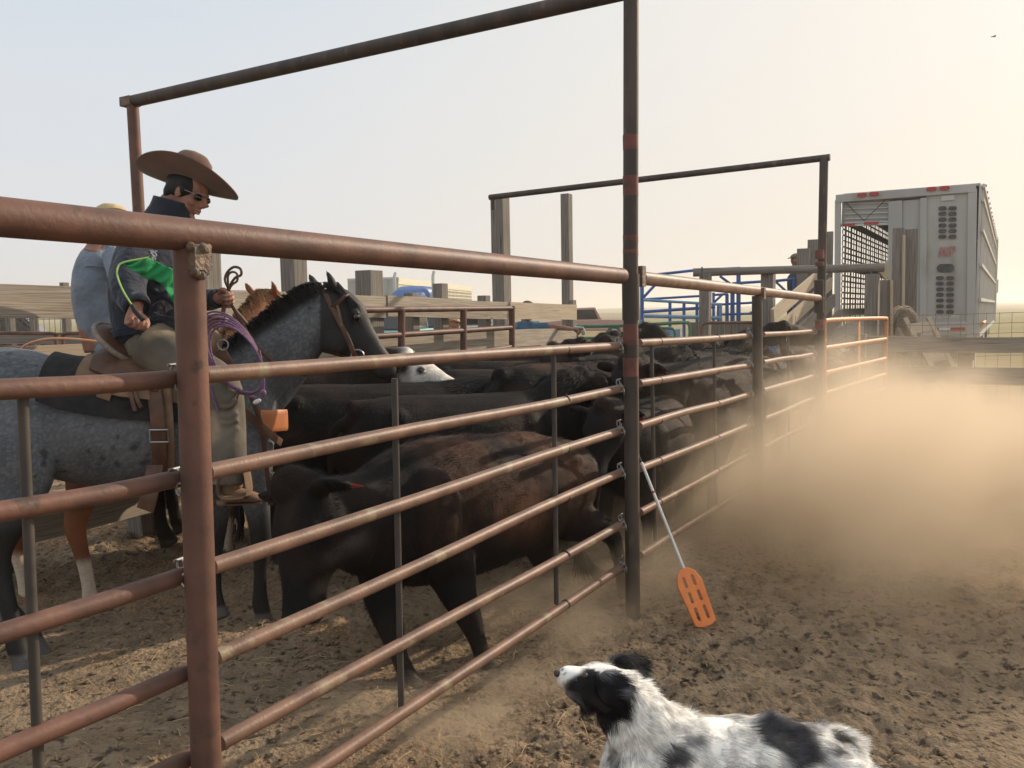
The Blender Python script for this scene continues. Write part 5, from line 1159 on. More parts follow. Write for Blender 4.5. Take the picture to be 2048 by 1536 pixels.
# ------------------------------------------------------------------ people
SKIN = (.36, .185, .125)
def head(m, c, f, u, s=.23, nose=1.0):
    """head centred at c (mid ear), f forward, u up, s head height"""
    f = Vector(f).normalized(); u = Vector(u); u = (u-f*u.dot(f)).normalized(); l = f.cross(u)
    q = lambda a, b, d=0: c+f*(a*s)+u*(b*s)+l*(d*s)
    m.ell(q(-.06, .15), [f*.42*s, l*.32*s, u*.36*s], 24, 16)
    m.ell(q(.10, -.05), [f*.30*s, l*.27*s, u*.36*s], 20, 14)
    m.tube([q(-.10, -.12), q(.10, -.30), q(.28, -.40)], [(.27*s, .14*s), (.21*s, .12*s), (.12*s, .085*s)], 16, k=2, ref=l)    # jaw
    m.sph(q(.30, -.40), .075*s); m.tube([q(.345, .12), q(.41, .02), q(.49, -.06)], [.035*s, .042*s, .055*s*nose], 10, k=2)      # chin, nose
    m.sph(q(.40, -.09, .05), .04*s); m.sph(q(.40, -.09, -.05), .04*s)
    m.ell(q(.36, -.20), [f*.05*s, l*.12*s, u*.028*s]); m.ell(q(.355, -.255), [f*.05*s, l*.10*s, u*.030*s])
    m.tube([q(.29, .13, .2), q(.36, .14, .07), q(.36, .14, -.07), q(.29, .13, -.2)], .05*s, 8, k=2)
    for e in (-1, 1):
        m.ell(q(-.02, .0, e*.335), [f*.075*s, l*.03*s, u*.135*s]); m.sph(q(.24, -.08, e*.19), .09*s)
        m.sph(q(.31, .055, e*.14), .05*s)
    m.tube([q(-.12, -.15), q(-.22, -.45), q(-.28, -.75)], [(.26*s, .27*s), (.25*s, .27*s), (.30*s, .30*s)], 16, k=2, ref=l)
    return q
def hand(m, wr, d, pn, curl=60, s=1.0, thumb=1, spread=.2):
    """wr wrist point, d direction of the metacarpals, pn palm normal (towards which the fingers curl)"""
    d = Vector(d).normalized(); pn = Vector(pn); pn = (pn-d*pn.dot(d)).normalized(); l = d.cross(pn)*thumb
    m.tube([wr-d*.02*s, wr+d*.02*s, wr+d*.06*s, wr+d*.09*s], [(.026*s, .019*s), (.034*s, .018*s), (.041*s, .016*s), (.040*s, .013*s)], 12, k=2, ref=l)
    for i, (o, ln) in enumerate(((.030, .040), (.010, .045), (-.010, .042), (-.029, .033))):
        p = wr+d*(.088-.004*abs(i-1.5))*s+l*o*s; a = d.copy(); pts = [p-d*.02*s, p]; c = R(curl*(1+.06*i))
        for j, seg in enumerate((ln, ln*.68, ln*.5)):
            a = (a*math.cos(c*(.9 if j == 0 else 1))+pn*math.sin(c*(.9 if j == 0 else 1))).normalized() if j == 0 else (Matrix.Rotation(c*(1 if thumb*1 else 1), 3, l.cross(V(0, 0, 0)) if False else d.cross(pn)) @ a).normalized()
            p = p+a*seg*s; pts.append(p.copy())
        m.tube(pts, [.0095*s, .0098*s, .0092*s, .0085*s, .0068*s], 8, k=2)
    p = wr+d*.025*s+l*.030*s
    m.tube([p-l*.012*s, p+l*.018*s+d*.022*s+pn*.012*s, p+l*.016*s+d*.050*s+pn*.032*s, p+l*.002*s+d*.068*s+pn*.046*s], [.014*s, .0135*s, .011*s, .0085*s], 8, k=2)
def skincol(dark=None):
    def fn(co):
        n = vn3(co, 14, 2); c = mixc(SKIN, (.27, .125, .085), ss(.3, .8, n)); return c
    return fn
def hair_col(c0): return lambda co: np.tile(np.array(c0)[None], (len(co), 1))
# ---- rider on the roan
r1 = empty('person', P(310, 690, 4.42), 'rider in a wide brown hat, sunglasses and dark denim jacket holding a green flag', 'person')
Z1_ = 4.42
m = MB()
hc = P(374, 388, Z1_); hf = V(.88, -.06, -.47).normalized(); hu = V(.42, 0, .90)
hq = head(m, hc, hf, hu, .25)
m.tube([P(345, 440, Z1_), P(356, 415, Z1_), P(364, 395, Z1_)], [.075, .062, .058], 14, k=2)
m.tube([P(312, 700, 4.45), P(300, 650, 4.45), P(302, 570, 4.43), P(315, 500, 4.42), P(340, 445, 4.42)], [(.15, .12), (.14, .12), (.16, .13), (.15, .09), (.07, .06)], 16, k=2, ref=V(0, 1, 0))
RW = P(276, 612, 3.95); RH = P(279, 634, 3.90)
m.tube([P(290, 505, 4.28), P(262, 578, 4.06), RW], [.055, .045, .030], 12, k=3)
LW = P(430, 597, 4.50); m.tube([P(350, 505, 4.6), P(385, 590, 4.64), LW], [.055, .045, .030], 12, k=3)
hand(m, RW+V(-.004, -.01, -.005), V(-.06, -.35, -.9), V(.75, -.55, .1), 78, 1.08, thumb=-1)
hand(m, LW+V(.0, 0, 0), V(.98, -.05, .0), V(-.05, -.85, -.3), 72, 1.08, thumb=-1)
for yy, kz, az in ((4.30, 4.10, 4.07), (4.60, 4.84, 4.88)): m.tube([P(318, 705, yy), P(448, 772, kz), P(468, 975, az)], [.085, .058, .042], 12, k=3)
body1 = m.organic('body', MT['skin'], r1, voxel=.0036, it=2, colfn=skincol())
# jacket
m = MB()
m.tube([P(300, 672, 4.46), P(292, 655, 4.46), P(290, 610, 4.45), P(298, 555, 4.44), P(308, 505, 4.44), P(322, 470, 4.44), P(338, 448, 4.43), P(348, 430, 4.42)], [(.19, .155), (.185, .155), (.20, .175), (.215, .185), (.215, .165), (.17, .13), (.11, .10), (.09, .085)], 24, k=2, ref=V(0, 1, 0))
m.tube([P(300, 488, 4.36), P(272, 520, 4.24), P(258, 556, 4.13), P(258, 584, 4.05), P(268, 604, 3.985), P(274, 614, 3.95)], [.075, .088, .085, .078, .066, .060], 16, k=3)
m.tube([P(345, 485, 4.55), P(372, 540, 4.62), P(385, 588, 4.64), P(410, 600, 4.58), P(434, 597, 4.50)], [.07, .08, .075, .062, .052], 16, k=3)
for i in range(9):   # sleeve folds
    a = random.random(); q = P(272-14*a, 520+64*a, 4.24-.19*a); m.tube([q+V(-.08, -.02, .02*random.random()), q+V(0, -.088, -.01), q+V(.075, -.03, .02*random.random())], .010, 6, k=3)
for i in range(8):
    y = 530+i*16; m.tube([P(300+random.uniform(-10, 10), y, 4.275), P(330+random.uniform(-10, 10), y+random.uniform(-14, 16), 4.262), P(362, y+random.uniform(-18, 20), 4.29)], .012, 6, k=3)
jk = m.organic('jacket', MT['navy'], r1, voxel=.009, it=3)
m = MB(); m.tube([P(291, 652, 4.46), P(294, 668, 4.46)], [(.198, .170), (.198, .170)], 28, ref=V(0, 1, 0)); m.build('jacket_waistband', MT['navy'], jk if False else r1, bevel=.004)
m = MB(); m.tube([P(334, 446, 4.42), P(343, 426, 4.42), P(349, 402, 4.42)], [(.115, .120), (.100, .112), (.098, .104)], 24, k=2, ref=V(0, 1, 0), cap=False); 

cl = m.build('jacket_collar', MT['navy'], r1); sm = cl.modifiers.new('s', 'SOLIDIFY'); sm.thickness = .012
for a_, b_, r_a in ((P(272, 606, 3.975), P(276, 618, 3.94), .062), (P(428, 597.5, 4.515), P(438, 597, 4.49), .054)):
    m = MB(); m.tube([a_, b_], [r_a, r_a-.004], 20, cap=False); cf_ = m.build('jacket_cuff', MT['navy'], r1); sm = cf_.modifiers.new('s', 'SOLIDIFY'); sm.thickness = .008
MB().ell(P(323, 658, 4.265), [(.008, 0, 0), (0, .005, 0), (0, 0, .008)]).build('jacket_button', MT['chain'], r1)
for t_, x, y, s_ in (('Bros', 292, 508, .055), ('Ranch Rodeo', 290, 517, .020), ('Wilson Ranch', 292, 524, .020)):
    pass
lettering('DENVERS', P(286, 506, 4.235), .045, V(.95, -.2, -.1), 'white', r1, .2, name='logo_line', sx=.8, ext=.001)
lettering('W. Custom', P(290, 514, 4.232), .028, V(.95, -.2, -.15), 'white', r1, .2, name='logo_line', sx=.9, ext=.001)
lettering('RANCH RODEO', P(284, 520, 4.232), .020, V(.95, -.2, -.15), 'white', r1, 0, name='logo_line', sx=.9, ext=.001)
# chaps
m = MB()
for hy, ky, ay in ((4.30, 4.10, 4.07), (4.60, 4.84, 4.88)):
    m.tube([P(300, 690, hy), P(345, 715, hy-.03*(1 if hy < 4.4 else -1)), P(400, 745, (hy+ky)/2), P(440, 775, ky), P(455, 830, ky), P(458, 900, ay), P(457, 965, ay)], [(.13, .13), (.13, .125), (.115, .11), (.10, .10), (.088, .085), (.085, .082), (.088, .088)], 18, k=3, ref=V(0, 1, 0))
m.tube([P(300, 660, 4.45), P(306, 700, 4.45), P(312, 725, 4.45)], [(.17, .13), (.19, .14), (.18, .12)], 18, k=2, ref=V(0, 1, 0))
for i in range(10): y = 790+i*18; m.tube([P(428, y, 4.03), P(452, y+random.uniform(-10, 14), 4.005), P(478, y+random.uniform(-12, 12), 4.03)], .010, 6, k=3)
m.organic('chaps', MT['chaps'], r1, voxel=.011, it=3)
for ay in (4.07, 4.90):
    m = MB(); m.tube([P(455, 950, ay), P(458, 985, ay)], [.06, .055], 14); m.tube([P(448, 990, ay), P(470, 990, ay), P(495, 992, ay+.01), P(515, 996, ay+.02), P(529, 999, ay+.03)], [(.036, .034), (.045, .038), (.046, .030), (.038, .022), (.015, .010)], 14, k=3, ref=V(0, 1, 0))
    m.tube([P(446, 1000, ay), P(446, 1010, ay)], [.032, .030], 12)
    m.organic('boot', MT['leather2'], r1, voxel=.006, it=2)
    MB().beam(P(455, 1007, ay), P(524, 1004, ay+.02), .075, .008).build('boot_sole', MT['leather'], r1)
# hair, sunglasses, hat
m = MB(); m.ell(hq(-.10, .13), [hf*.40*.25, V(0, 1, 0)*.36*.25, V(-hf.z, 0, hf.x)*.36*.25], 20, 14); m.ell(hq(-.28, -.08), [hf*.17*.25, V(0, 1, 0)*.30*.25, V(-hf.z, 0, hf.x)*.22*.25], 16, 12); m.tube([hq(.02, .14, .32), hq(.04, .02, .335), hq(.03, -.06, .33)], [.02, .012, .006], 8)
m.tube([hq(.02, .14, -.32), hq(.04, .02, -.335), hq(.03, -.06, -.33)], [.02, .012, .006], 8)
hb_ = m.organic('hair', MT['black'], r1, voxel=.008, it=2)
for e in (-1, 1): m = MB(); m.ell(hq(.335, .055, e*.20), [hf*.018, (hf.cross(hu)).normalized()*.034, hu.normalized()*.018], 16, 12); m.build('sunglasses_lens', MT['glass'], r1)
m = MB(); m.tube([hq(-.02, .06, .36), hq(.20, .085, .335), hq(.34, .08, .25), hq(.37, .08, .06), hq(.37, .08, -.06), hq(.34, .08, -.25), hq(.20, .085, -.335), hq(-.02, .06, -.36)], .0028, 6); m.build('sunglasses_frame', MT['chain'], r1)
def hat(c, f, u, parent, mat, rad=.25, curl=.05, crown_h=.115, cr=(.098, .082), drop=.02, name='hat', label=None, dish=.02):
    f = Vector(f).normalized(); u = Vector(u); u = (u-f*u.dot(f)).normalized(); l = f.cross(u)
    m = MB(); vs = []; fs = []; nr, na = 12, 56
    for lay in (0, 1):
        for i in range(nr+1):
            t = i/nr
            for j in range(na):
                a = 2*math.pi*j/na; rx = cr[0]*.9+(rad*1.03-cr[0]*.9)*t; ry = cr[1]*.9+(rad*.90-cr[1]*.9)*t
                z = curl*(t**1.7)*abs(math.sin(a))**2.2 - drop*(t**1.5)*abs(math.cos(a))**2 - dish*math.sin(t*math.pi)*.3
                vs.append(c+f*(rx*math.cos(a))+l*(ry*math.sin(a))+u*(z+(.005 if lay else 0)))
    W = (nr+1)*na
    for lay in (0, 1):
        for i in range(nr):
            for j in range(na):
                q = (lay*W+i*na+j, lay*W+i*na+(j+1) % na, lay*W+(i+1)*na+(j+1) % na, lay*W+(i+1)*na+j); fs.append(q if lay else q[::-1])
    for j in range(na): fs.append((nr*na+j, nr*na+(j+1) % na, W+nr*na+(j+1) % na, W+nr*na+j)); fs.append((j+0, W+j, W+(j+1) % na, (j+1) % na))
    m.add(vs, fs)
    br_ = m.build(name+'_brim', mat, parent)
    m = MB(); vs = []; fs = []; N2 = 40; L_ = [(0, 1.0), (.3, .99), (.6, .96), (.82, .90), (.93, .78), (.98, .6), (.99, .35), (.985, .01)]
    for (h_, k_) in L_:
        for j in range(N2):
            a = 2*math.pi*j/N2; x, y = math.cos(a), math.sin(a)
            cre = -.018*math.exp(-(y*k_*3)**2)*ss(.6, .95, np.array(h_)) - .012*(1-abs(x))*0
            vs.append(c+f*(cr[0]*k_*x)+l*(cr[1]*k_*y*(1-.10*h_*(x > .3)))+u*(crown_h*h_+float(cre)))
    for i in range(len(L_)-1):
        for j in range(N2): fs.append((i*N2+j, i*N2+(j+1) % N2, (i+1)*N2+(j+1) % N2, (i+1)*N2+j))
    fs.append(tuple((len(L_)-1)*N2+j for j in range(N2))); m.add(vs, fs); m.build(name+'_crown', mat, parent)
    m = MB(); pts = [c+f*(cr[0]*1.015*math.cos(t))+l*(cr[1]*1.015*math.sin(t))+u*.012 for t in np.linspace(0, 2*math.pi, 30)]; m.tube(pts, [(.003, .009)]*30, 6, ref=f, cap=False); m.build(name+'_band', mat, parent)
hat(P(375, 364, Z1_), V(.95, .02, -.27), V(.23, .27, .93), r1, MT['felt'], rad=.252, curl=.05, crown_h=.155, cr=(.100, .090), drop=.0)
# flag on a bent stick
fl = empty('flag_stick', P(278, 634, 3.86), 'bent yellow-green stick with a green flag in the hand of the hatted rider', 'flag')
MB().tube([P(286, 640, 3.83), P(270, 622, 3.84), P(264, 610, 3.85)], [.011, .011, .009], 10, k=2).build('grip', MT['black'], fl)
MB().tube([P(264, 610, 3.85), P(248, 585, 3.86), P(237, 560, 3.87), P(234, 543, 3.88), P(239, 529, 3.89), P(254, 523, 3.90), P(275, 519, 3.92), P(298, 515, 3.94)], .0042, 8, k=3).build('stick', M('lime_stick', (.42, .62, .16), (.32, .52, .12), rough=.4), fl)
m = MB(); g = []; top = [(246, 523), (275, 519), (300, 516), (322, 528), (345, 537), (362, 546)]; bot = [(248, 528), (272, 546), (300, 560), (325, 566), (342, 600), (356, 612)]
nu, nv = 26, 14
vs = []
for i in range(nu+1):
    t = i/nu*4.999; k_ = int(t); f = t-k_; a = [top[k_][j]*(1-f)+top[k_+1][j]*f for j in (0, 1)]; b = [bot[k_][j]*(1-f)+bot[k_+1][j]*f for j in (0, 1)]
    for j in range(nv+1):
        v_ = j/nv; dz = .02*math.sin(i*.55+v_*2)+.012*math.sin(i*1.3+j*.8); vs.append(P(a[0]*(1-v_)+b[0]*v_, a[1]*(1-v_)+b[1]*v_+1.5*math.sin(i*.9)*v_, 3.93+dz+.004*i))
fs = [(i*(nv+1)+j, (i+1)*(nv+1)+j, (i+1)*(nv+1)+j+1, i*(nv+1)+j+1) for i in range(nu) for j in range(nv)]
m.add(vs, fs); o = m.build('flag_cloth', MT['flag'], fl, angle=180); sm = o.modifiers.new('s', 'SOLIDIFY'); sm.thickness = .002

# ---- rider on the sorrel (seen from behind)
r2 = empty('person', P(205, 690, 5.4), 'rider in a faded blue denim shirt and pale straw hat on the sorrel horse', 'person')
Z2 = 5.45; m = MB(); hq2 = head(m, P(222, 462, Z2), V(.75, .6, -.25), V(.2, .2, .95), .23)
m.tube([P(215, 500, Z2), P(220, 478, Z2)], [.07, .06], 12); m.tube([P(212, 700, Z2), P(195, 600, Z2), P(205, 510, Z2)], [.13, .14, .12], 14, k=2)
m.tube([P(226, 520, 5.32), P(255, 610, 5.2), P(300, 640, 5.35)], [.035, .035, .028], 10, k=3); m.tube([P(190, 520, 5.6), P(203, 610, 5.79), P(290, 640, 5.6)], [.035, .033, .028], 10, k=3)
hand(m, P(300, 640, 5.35), V(.95, .2, -.1), V(0, -.6, -.6), 65, 1.05); hand(m, P(290, 640, 5.6), V(.95, .1, -.1), V(0, -.6, -.6), 65, 1.05)
for yy, dx in ((5.2, 0), (5.85, -6)): m.tube([P(215, 705, 5.4), P(262+dx, 760, yy+.1), P(262+dx, 940, yy+.05)], [.085, .06, .045], 12, k=3)
m.organic('body', MT['skin'], r2, voxel=.010, it=2, colfn=skincol())
m = MB()
m.tube([P(225, 700, Z2), P(218, 680, Z2), P(207, 650, Z2), P(199, 600, Z2), P(200, 550, Z2), P(206, 515, Z2), P(212, 497, Z2), P(220, 487, Z2)], [(.13, .12), (.135, .12), (.145, .15), (.152, .165), (.158, .16), (.145, .13), (.10, .09), (.075, .07)], 22, k=2, ref=V(0, 1, 0))
m.tube([P(226, 508, 5.33), P(244, 560, 5.23), P(255, 612, 5.2), P(280, 632, 5.28), P(298, 640, 5.34)], [.07, .075, .066, .052, .045], 14, k=3)
m.tube([P(194, 508, 5.6), P(198, 560, 5.72), P(212, 612, 5.78), P(285, 640, 5.62)], [.07, .072, .062, .045], 14, k=3)
for i in range(0):
    x = 165+random.random()*50; y = 560+i*14; m.tube([P(x-20, y+random.uniform(-20, 20), 5.29), P(x, y+random.uniform(-6, 14), 5.272), P(x+26, y+random.uniform(-30, 40), 5.29)], .010, 6, k=3)
m.organic('denim_shirt', MT['denim'], r2, voxel=.011, it=3)
m = MB(); m.tube([P(160, 535, 5.33), P(180, 531, 5.285), P(205, 533, 5.285), P(232, 541, 5.31)], .005, 6, k=3); m.build('shirt_seam', MT['denim'], r2)
m = MB(); m.tube([P(213, 502, Z2), P(219, 486, Z2)], [.085, .08], 18, cap=False); cl = m.build('shirt_collar', MT['denim'], r2); sm = cl.modifiers.new('s', 'SOLIDIFY'); sm.thickness = .01
m = MB()
for yy, dx in ((5.2, 0), (5.85, -6)): m.tube([P(215, 700, 5.4), P(262+dx, 755, yy+.1), P(262+dx, 935, yy+.05)], [.105, .08, .065], 14, k=3)
m.organic('jeans', MT['denim'], r2, voxel=.014, it=3)
for yy in (5.25, 5.9):
    m = MB(); m.tube([P(262, 925, yy), P(264, 955, yy), P(285, 968, yy+.03), P(310, 972, yy+.06)], [.05, .045, .038, .02], 12, k=2); m.organic('boot', MT['leather'], r2, voxel=.01, it=2)
hat(P(222, 440, Z2), V(.75, .62, -.1), V(.08, .1, .98), r2, MT['straw'], rad=.17, curl=.05, crown_h=.10, cr=(.095, .08), drop=.0)
# saddle of the sorrel
s2 = empty('saddle', P(240, 720, 5.4), 'saddle on the sorrel horse, mostly hidden behind the roan', 'saddle')
def S2(px, py, Y): return T2 @ P(px, py, Y)
m = MB(); L2 = T2.to_3x3() @ RL
secs = [HS(x) for x in (200, 260, 320, 380, 410)]
pts = [S2(*s[:3]) for s in secs]; vs = []; n_ = 14
for lay in (0, 1):
    for i, p_ in enumerate(pts):
        for j in range(n_+1):
            t = R(25+130*j/n_); vs.append(p_+L2*((secs[i][3]*1.12+lay*.012)*math.cos(t))+V(0, 0, (secs[i][4]*1.12+lay*.012)*math.sin(t)))
q_ = n_+1; fs = []; W_ = len(pts)*q_
for lay in (0, 1):
    for i in range(len(pts)-1):
        for j in range(n_): fs.append((lay*W_+i*q_+j, lay*W_+i*q_+j+1, lay*W_+(i+1)*q_+j+1, lay*W_+(i+1)*q_+j))
m.add(vs, fs); m.build('skirt', MT['leather2'], s2)
MB().ell(S2(250, 705, 4.4), [T2.to_3x3() @ V(.05, 0, .05), L2*.17, V(0, 0, .07)]).build('cantle', MT['leather'], s2)
MB().ell(S2(424, 695, 4.45), [T2.to_3x3() @ V(.05, 0, 0), L2*.13, V(0, 0, .09)]).build('swell', MT['leather'], s2)

# ---- people in the background
def bgperson(label, hp, f, shirt, cap=None, caplab='cap', arms=(), sd=.30, body_dir=None, seg=.014, hs=.24, bl=.95, legs_=True, beard=False, lean=V(0, 0, 0)):
    root = empty('person', (hp.x, hp.y, 0), label, 'person'); f = Vector(f).normalized(); l = f.cross(UZ); m = MB()
    q = head(m, hp, f, UZ, hs); sh = hp-UZ*sd+lean*.3; hip = Vector((hp.x, hp.y, 0))+UZ*bl+lean
    m.tube([hip, (hip+sh)/2, sh-UZ*.05, sh+UZ*.04], [(.15, .11), (.16, .12), (.18, .11), (.08, .07)], 14, k=2, ref=l)
    for sgn, (e_, w_) in zip((-1, 1), arms):
        s0 = sh+l*sgn*.19-UZ*.04; m.tube([s0, e_, w_], [.05, .042, .03], 10, k=3); hand(m, w_, (w_-e_), V(0, -.3, -.9), 50, 1.05)
    for sgn in (-1, 1): m.tube([hip+l*sgn*.09, hip*.5+l*sgn*.1+Vector((hp.x, hp.y, 0))*.5, Vector((hp.x, hp.y, .05))+l*sgn*.1], [.09, .06, .045], 10, k=2)
    m.organic('body', MT['skin'], root, voxel=.012, it=2, colfn=skincol())
    m = MB(); m.tube([hip, (hip+sh)/2, sh-UZ*.05, sh+UZ*.045], [(.175, .135), (.18, .14), (.205, .13), (.085, .08)], 18, k=2, ref=l)
    for sgn, (e_, w_) in zip((-1, 1), arms): s0 = sh+l*sgn*.17-UZ*.03; m.tube([s0, s0+(e_-s0)*.85], [.075, .065], 12)
    m.organic('shirt', shirt, root, voxel=.014, it=3)
    m = MB()
    for sgn in (-1, 1): m.tube([hip+l*sgn*.09, hip*.5+l*sgn*.1+Vector((hp.x, hp.y, 0))*.5, Vector((hp.x, hp.y, .05))+l*sgn*.1], [.11, .085, .07], 12, k=2)
    m.organic('jeans', MT['navy'], root, voxel=.016, it=2)
    if beard: m = MB(); m.ell(q(.16, -.36), [f*.055, l*.05, UZ*.05]); m.build('beard', M('beard', (.12, .06, .035), (.08, .04, .025), scale=60, rough=.9, bump=.5), root)
    if cap == 'cap':
        m = MB(); m.ell(q(-.04, .28), [f*.46*hs, l*.38*hs, UZ*.28*hs], 20, 14); m.tube([q(.30, .26), q(.48, .24), q(.66, .18)], [(.3*hs, .03*hs), (.28*hs, .03*hs), (.2*hs, .02*hs)], 12, k=2, ref=l); m.build('cap', caplab, root)
    return root, q
hp = P(1056, 624, 12.0); sh = hp
r_, q_ = bgperson('bearded man in blue T-shirt and dark cap behind the plank fence, arms spread', hp, V(.25, -1, -.35), M('blue_tshirt', (.10, .21, .32), (.075, .16, .25), rough=.9, bump=.3, bscale=12, bdist=.03), 'cap', M('dark_cap', (.035, .028, .026), (.06, .03, .03), rough=.8),
         arms=((P(1010, 655, 12.0), P(985, 652, 11.9)), (P(1108, 655, 12.0), P(1143, 658, 11.95))), beard=True, hs=.27, bl=.9, sd=.17)
for (x, y, Yg) in ((978, 651, 11.9), (1155, 656, 11.95)):
    m = MB(); c = P(x, y, Yg); hand(m, c-V(.03 if x > 1000 else -.03, 0, 0), V(1 if x > 1000 else -1, -.1, -.1), V(0, -.4, -.9), 60, 1.3); m.organic('work_glove', M('white_glove', (.55, .53, .48), (.42, .40, .36), rough=.9), r_, voxel=.008, it=2)
hp = P(908, 650, 16.0)
r_, q_ = bgperson('man in a straw hat and grey shirt between the fence boards, near the white pickup', hp, V(.9, -.4, 0), M('grey_shirt', (.2, .19, .2), rough=.9), bl=.62)
hat(hp+UZ*.07, V(.9, -.4, 0), UZ, r_, MT['straw'], rad=.17, curl=.04, crown_h=.10)
hp = P(1591, 520, 17.2)
r_, q_ = bgperson('man in a tan cap behind the stepped upright planks of the chute', hp, V(-1, -.3, -.1), M('dark_shirt', (.05, .055, .07), rough=.9), 'cap', M('tan_cap', (.20, .15, .10), (.16, .12, .08), rough=.8), bl=1.7)

# ------------------------------------------------------------------ the dog
def dog():
    Z = 2.42; m = MB(); Y = V(0, 1, 0)
    def T(L_, k=2, n=20, ref=Y): m.tube([P(*t[:3]) for t in L_], [t[3:] for t in L_], n, k=k, ref=ref)
    T([(1705, 1575, 2.52, .05, .06), (1682, 1560, 2.50, .09, .10), (1640, 1545, 2.48, .112, .122), (1570, 1530, 2.45, .12, .132), (1480, 1527, 2.43, .122, .138), (1390, 1530, 2.40, .125, .138), (1320, 1525, 2.39, .115, .135), (1265, 1515, 2.38, .10, .125), (1225, 1510, 2.37, .07, .09)])
    T([(1330, 1505, 2.39, .10, .125), (1290, 1462, 2.385, .088, .11), (1255, 1425, 2.38, .078, .092), (1228, 1398, 2.38, .07, .075)])
    T([(1117, 1350, 2.36, .018, .017), (1124, 1352, 2.36, .027, .029), (1140, 1356, 2.365, .033, .036), (1158, 1362, 2.37, .040, .042), (1176, 1367, 2.375, .058, .056), (1198, 1372, 2.38, .068, .064), (1222, 1380, 2.38, .068, .066), (1240, 1392, 2.38, .062, .062)], k=3)
    T([(1132, 1376, 2.37, .022, .014), (1152, 1388, 2.375, .032, .02), (1178, 1398, 2.38, .042, .03)])
    # near ear folded down, far ear flipped out
    T([(1206, 1350, 2.33, .02, .03), (1218, 1368, 2.305, .018, .042), (1232, 1392, 2.295, .014, .042), (1243, 1414, 2.30, .008, .02)])
    T([(1225, 1345, 2.43, .02, .028), (1243, 1328, 2.46, .016, .034), (1262, 1330, 2.49, .014, .036), (1276, 1348, 2.50, .008, .02)])
    L_ = [(1280, 1560, 2.33), (1275, 1640, 2.33), (1272, 1700, 2.33), (1268, 1770, 2.33)]
    def legp(x, Yy, fwd=0):
        p = P(x, 1560, Yy); return [p, Vector((p.x-.02, p.y, .26)), Vector((p.x-.03+fwd*.5, p.y, .15)), Vector((p.x-.03+fwd, p.y, .06)), Vector((p.x-.06+fwd, p.y, .02))]
    for x, Yy in ((1275, 2.32), (1285, 2.45)): m.tube(legp(x, Yy), [(.05, .055), (.032, .036), (.026, .028), (.023, .025), (.028, .022)], 12, k=3, ref=Y)
    for x, Yy in ((1660, 2.40), (1670, 2.56)):
        p = P(x, 1560, Yy); m.tube([p, Vector((p.x-.02, p.y, .30)), Vector((p.x+.06, p.y, .20)), Vector((p.x+.05, p.y, .10)), Vector((p.x+.01, p.y, .02))], [(.07, .09), (.05, .06), (.028, .035), (.022, .026), (.028, .02)], 12, k=3, ref=Y)
    T([(1665, 1502, 2.50, .04, .045), (1688, 1500, 2.51, .034, .038), (1705, 1504, 2.52, .024, .028), (1716, 1510, 2.53, .010, .012)])
    root = empty('dog', Vector((P(1450, 1530, Z).x, Z, 0)), 'shaggy white and black dog at the bottom edge, looking up to the left', 'dog')
    W = (.92, .89, .83); B = (.014, .013, .015)
    def colf(co):
        px, py = proj(co); n = vn3(co, 26, 4)-.5; n2 = vn3(co, 60, 7)-.5; wob = n*.55+n2*.3
        c = np.tile(np.array(W)[None], (len(co), 1)); Yc = co[:, 1]
        hd = blob(px, py, 1196, 1392, 68, 58, .12, wob*.4)                                         # black mask of the near side and cheek
        c = mixc(c, B, hd)
        jaw = blob(px, py, 1150, 1392, 34, 20, .2, wob*.4); c = mixc(c, B, jaw)
        c = mixc(c, B, blob(px, py, 1185, 1440, 26, 28, .4, wob*.8))
        bl1 = ((py < 1336+ (px-1160)*.12 + n*14)*(px > 1150)*(px < 1240)).astype(float); c = mixc(c, W, bl1*(Yc > 2.345))
        stripe = blob(px, py, 1262, 1365, 30, 17, .3, wob*.5); c = mixc(c, W, stripe)
        mz = ((px < 1133+n*16)*(py < 1350+n*10)).astype(float); c = mixc(c, W, mz)
        fle = mz*ss(.10, .24, (vn3(co, 120, 11)-.5)+.12*(px > 1122)); c = mixc(c, (.06, .055, .06), fle*.8)
        ear = (1-ss(1240, 1262, px+0*py))*0
        fe = (Yc > 2.415)*blob(px, py, 1258, 1338, 42, 36, .1); c = mixc(c, B, fe)
        ne = (Yc < 2.325)*blob(px, py, 1226, 1386, 36, 48, .1); c = mixc(c, B, ne)
        G_ = (.07, .065, .068)
        for (cx, cy, rx, ry, w_) in ((1342, 1502, 34, 20, .9), (1330, 1530, 18, 26, .9), (1376, 1478, 22, 12, .7), (1552, 1462, 66, 24, 1), (1585, 1500, 40, 40, 1), (1548, 1442, 60, 16, .8), (1668, 1484, 24, 22, 1), (1625, 1448, 24, 12, .6), (1225, 1502, 10, 12, .7), (1236, 1515, 14, 8, .6), (1262, 1492, 8, 10, .5), (1440, 1540, 40, 8, .5), (1500, 1530, 30, 8, .4)):
            c = mixc(c, G_ if w_ > .6 else (.2, .19, .21), blob(px, py, cx, cy, rx, ry, .35, wob)*w_)
        c = mixc(c, W, ((px > 1702).astype(float)))
        c = mixc(c, (.50, .50, .52), ss(.05, .3, n)*.35)
        c = mixc(c, (.01, .01, .01), blob(px, py, 1111, 1346, 9, 8, .2))
        return c
    b = m.organic('body', MT['dogc'], root, voxel=.0075, it=3, colfn=colf)
    m2 = MB(); m2.ell(P(1114, 1347, 2.36), [(.009, 0, 0), (0, .013, 0), (0, 0, .0095)], 14, 10); m2.build('nose', MT['eye'], root)
    MB().sph(P(1170, 1352, 2.312), .0095).build('eye', MT['eye'], root)
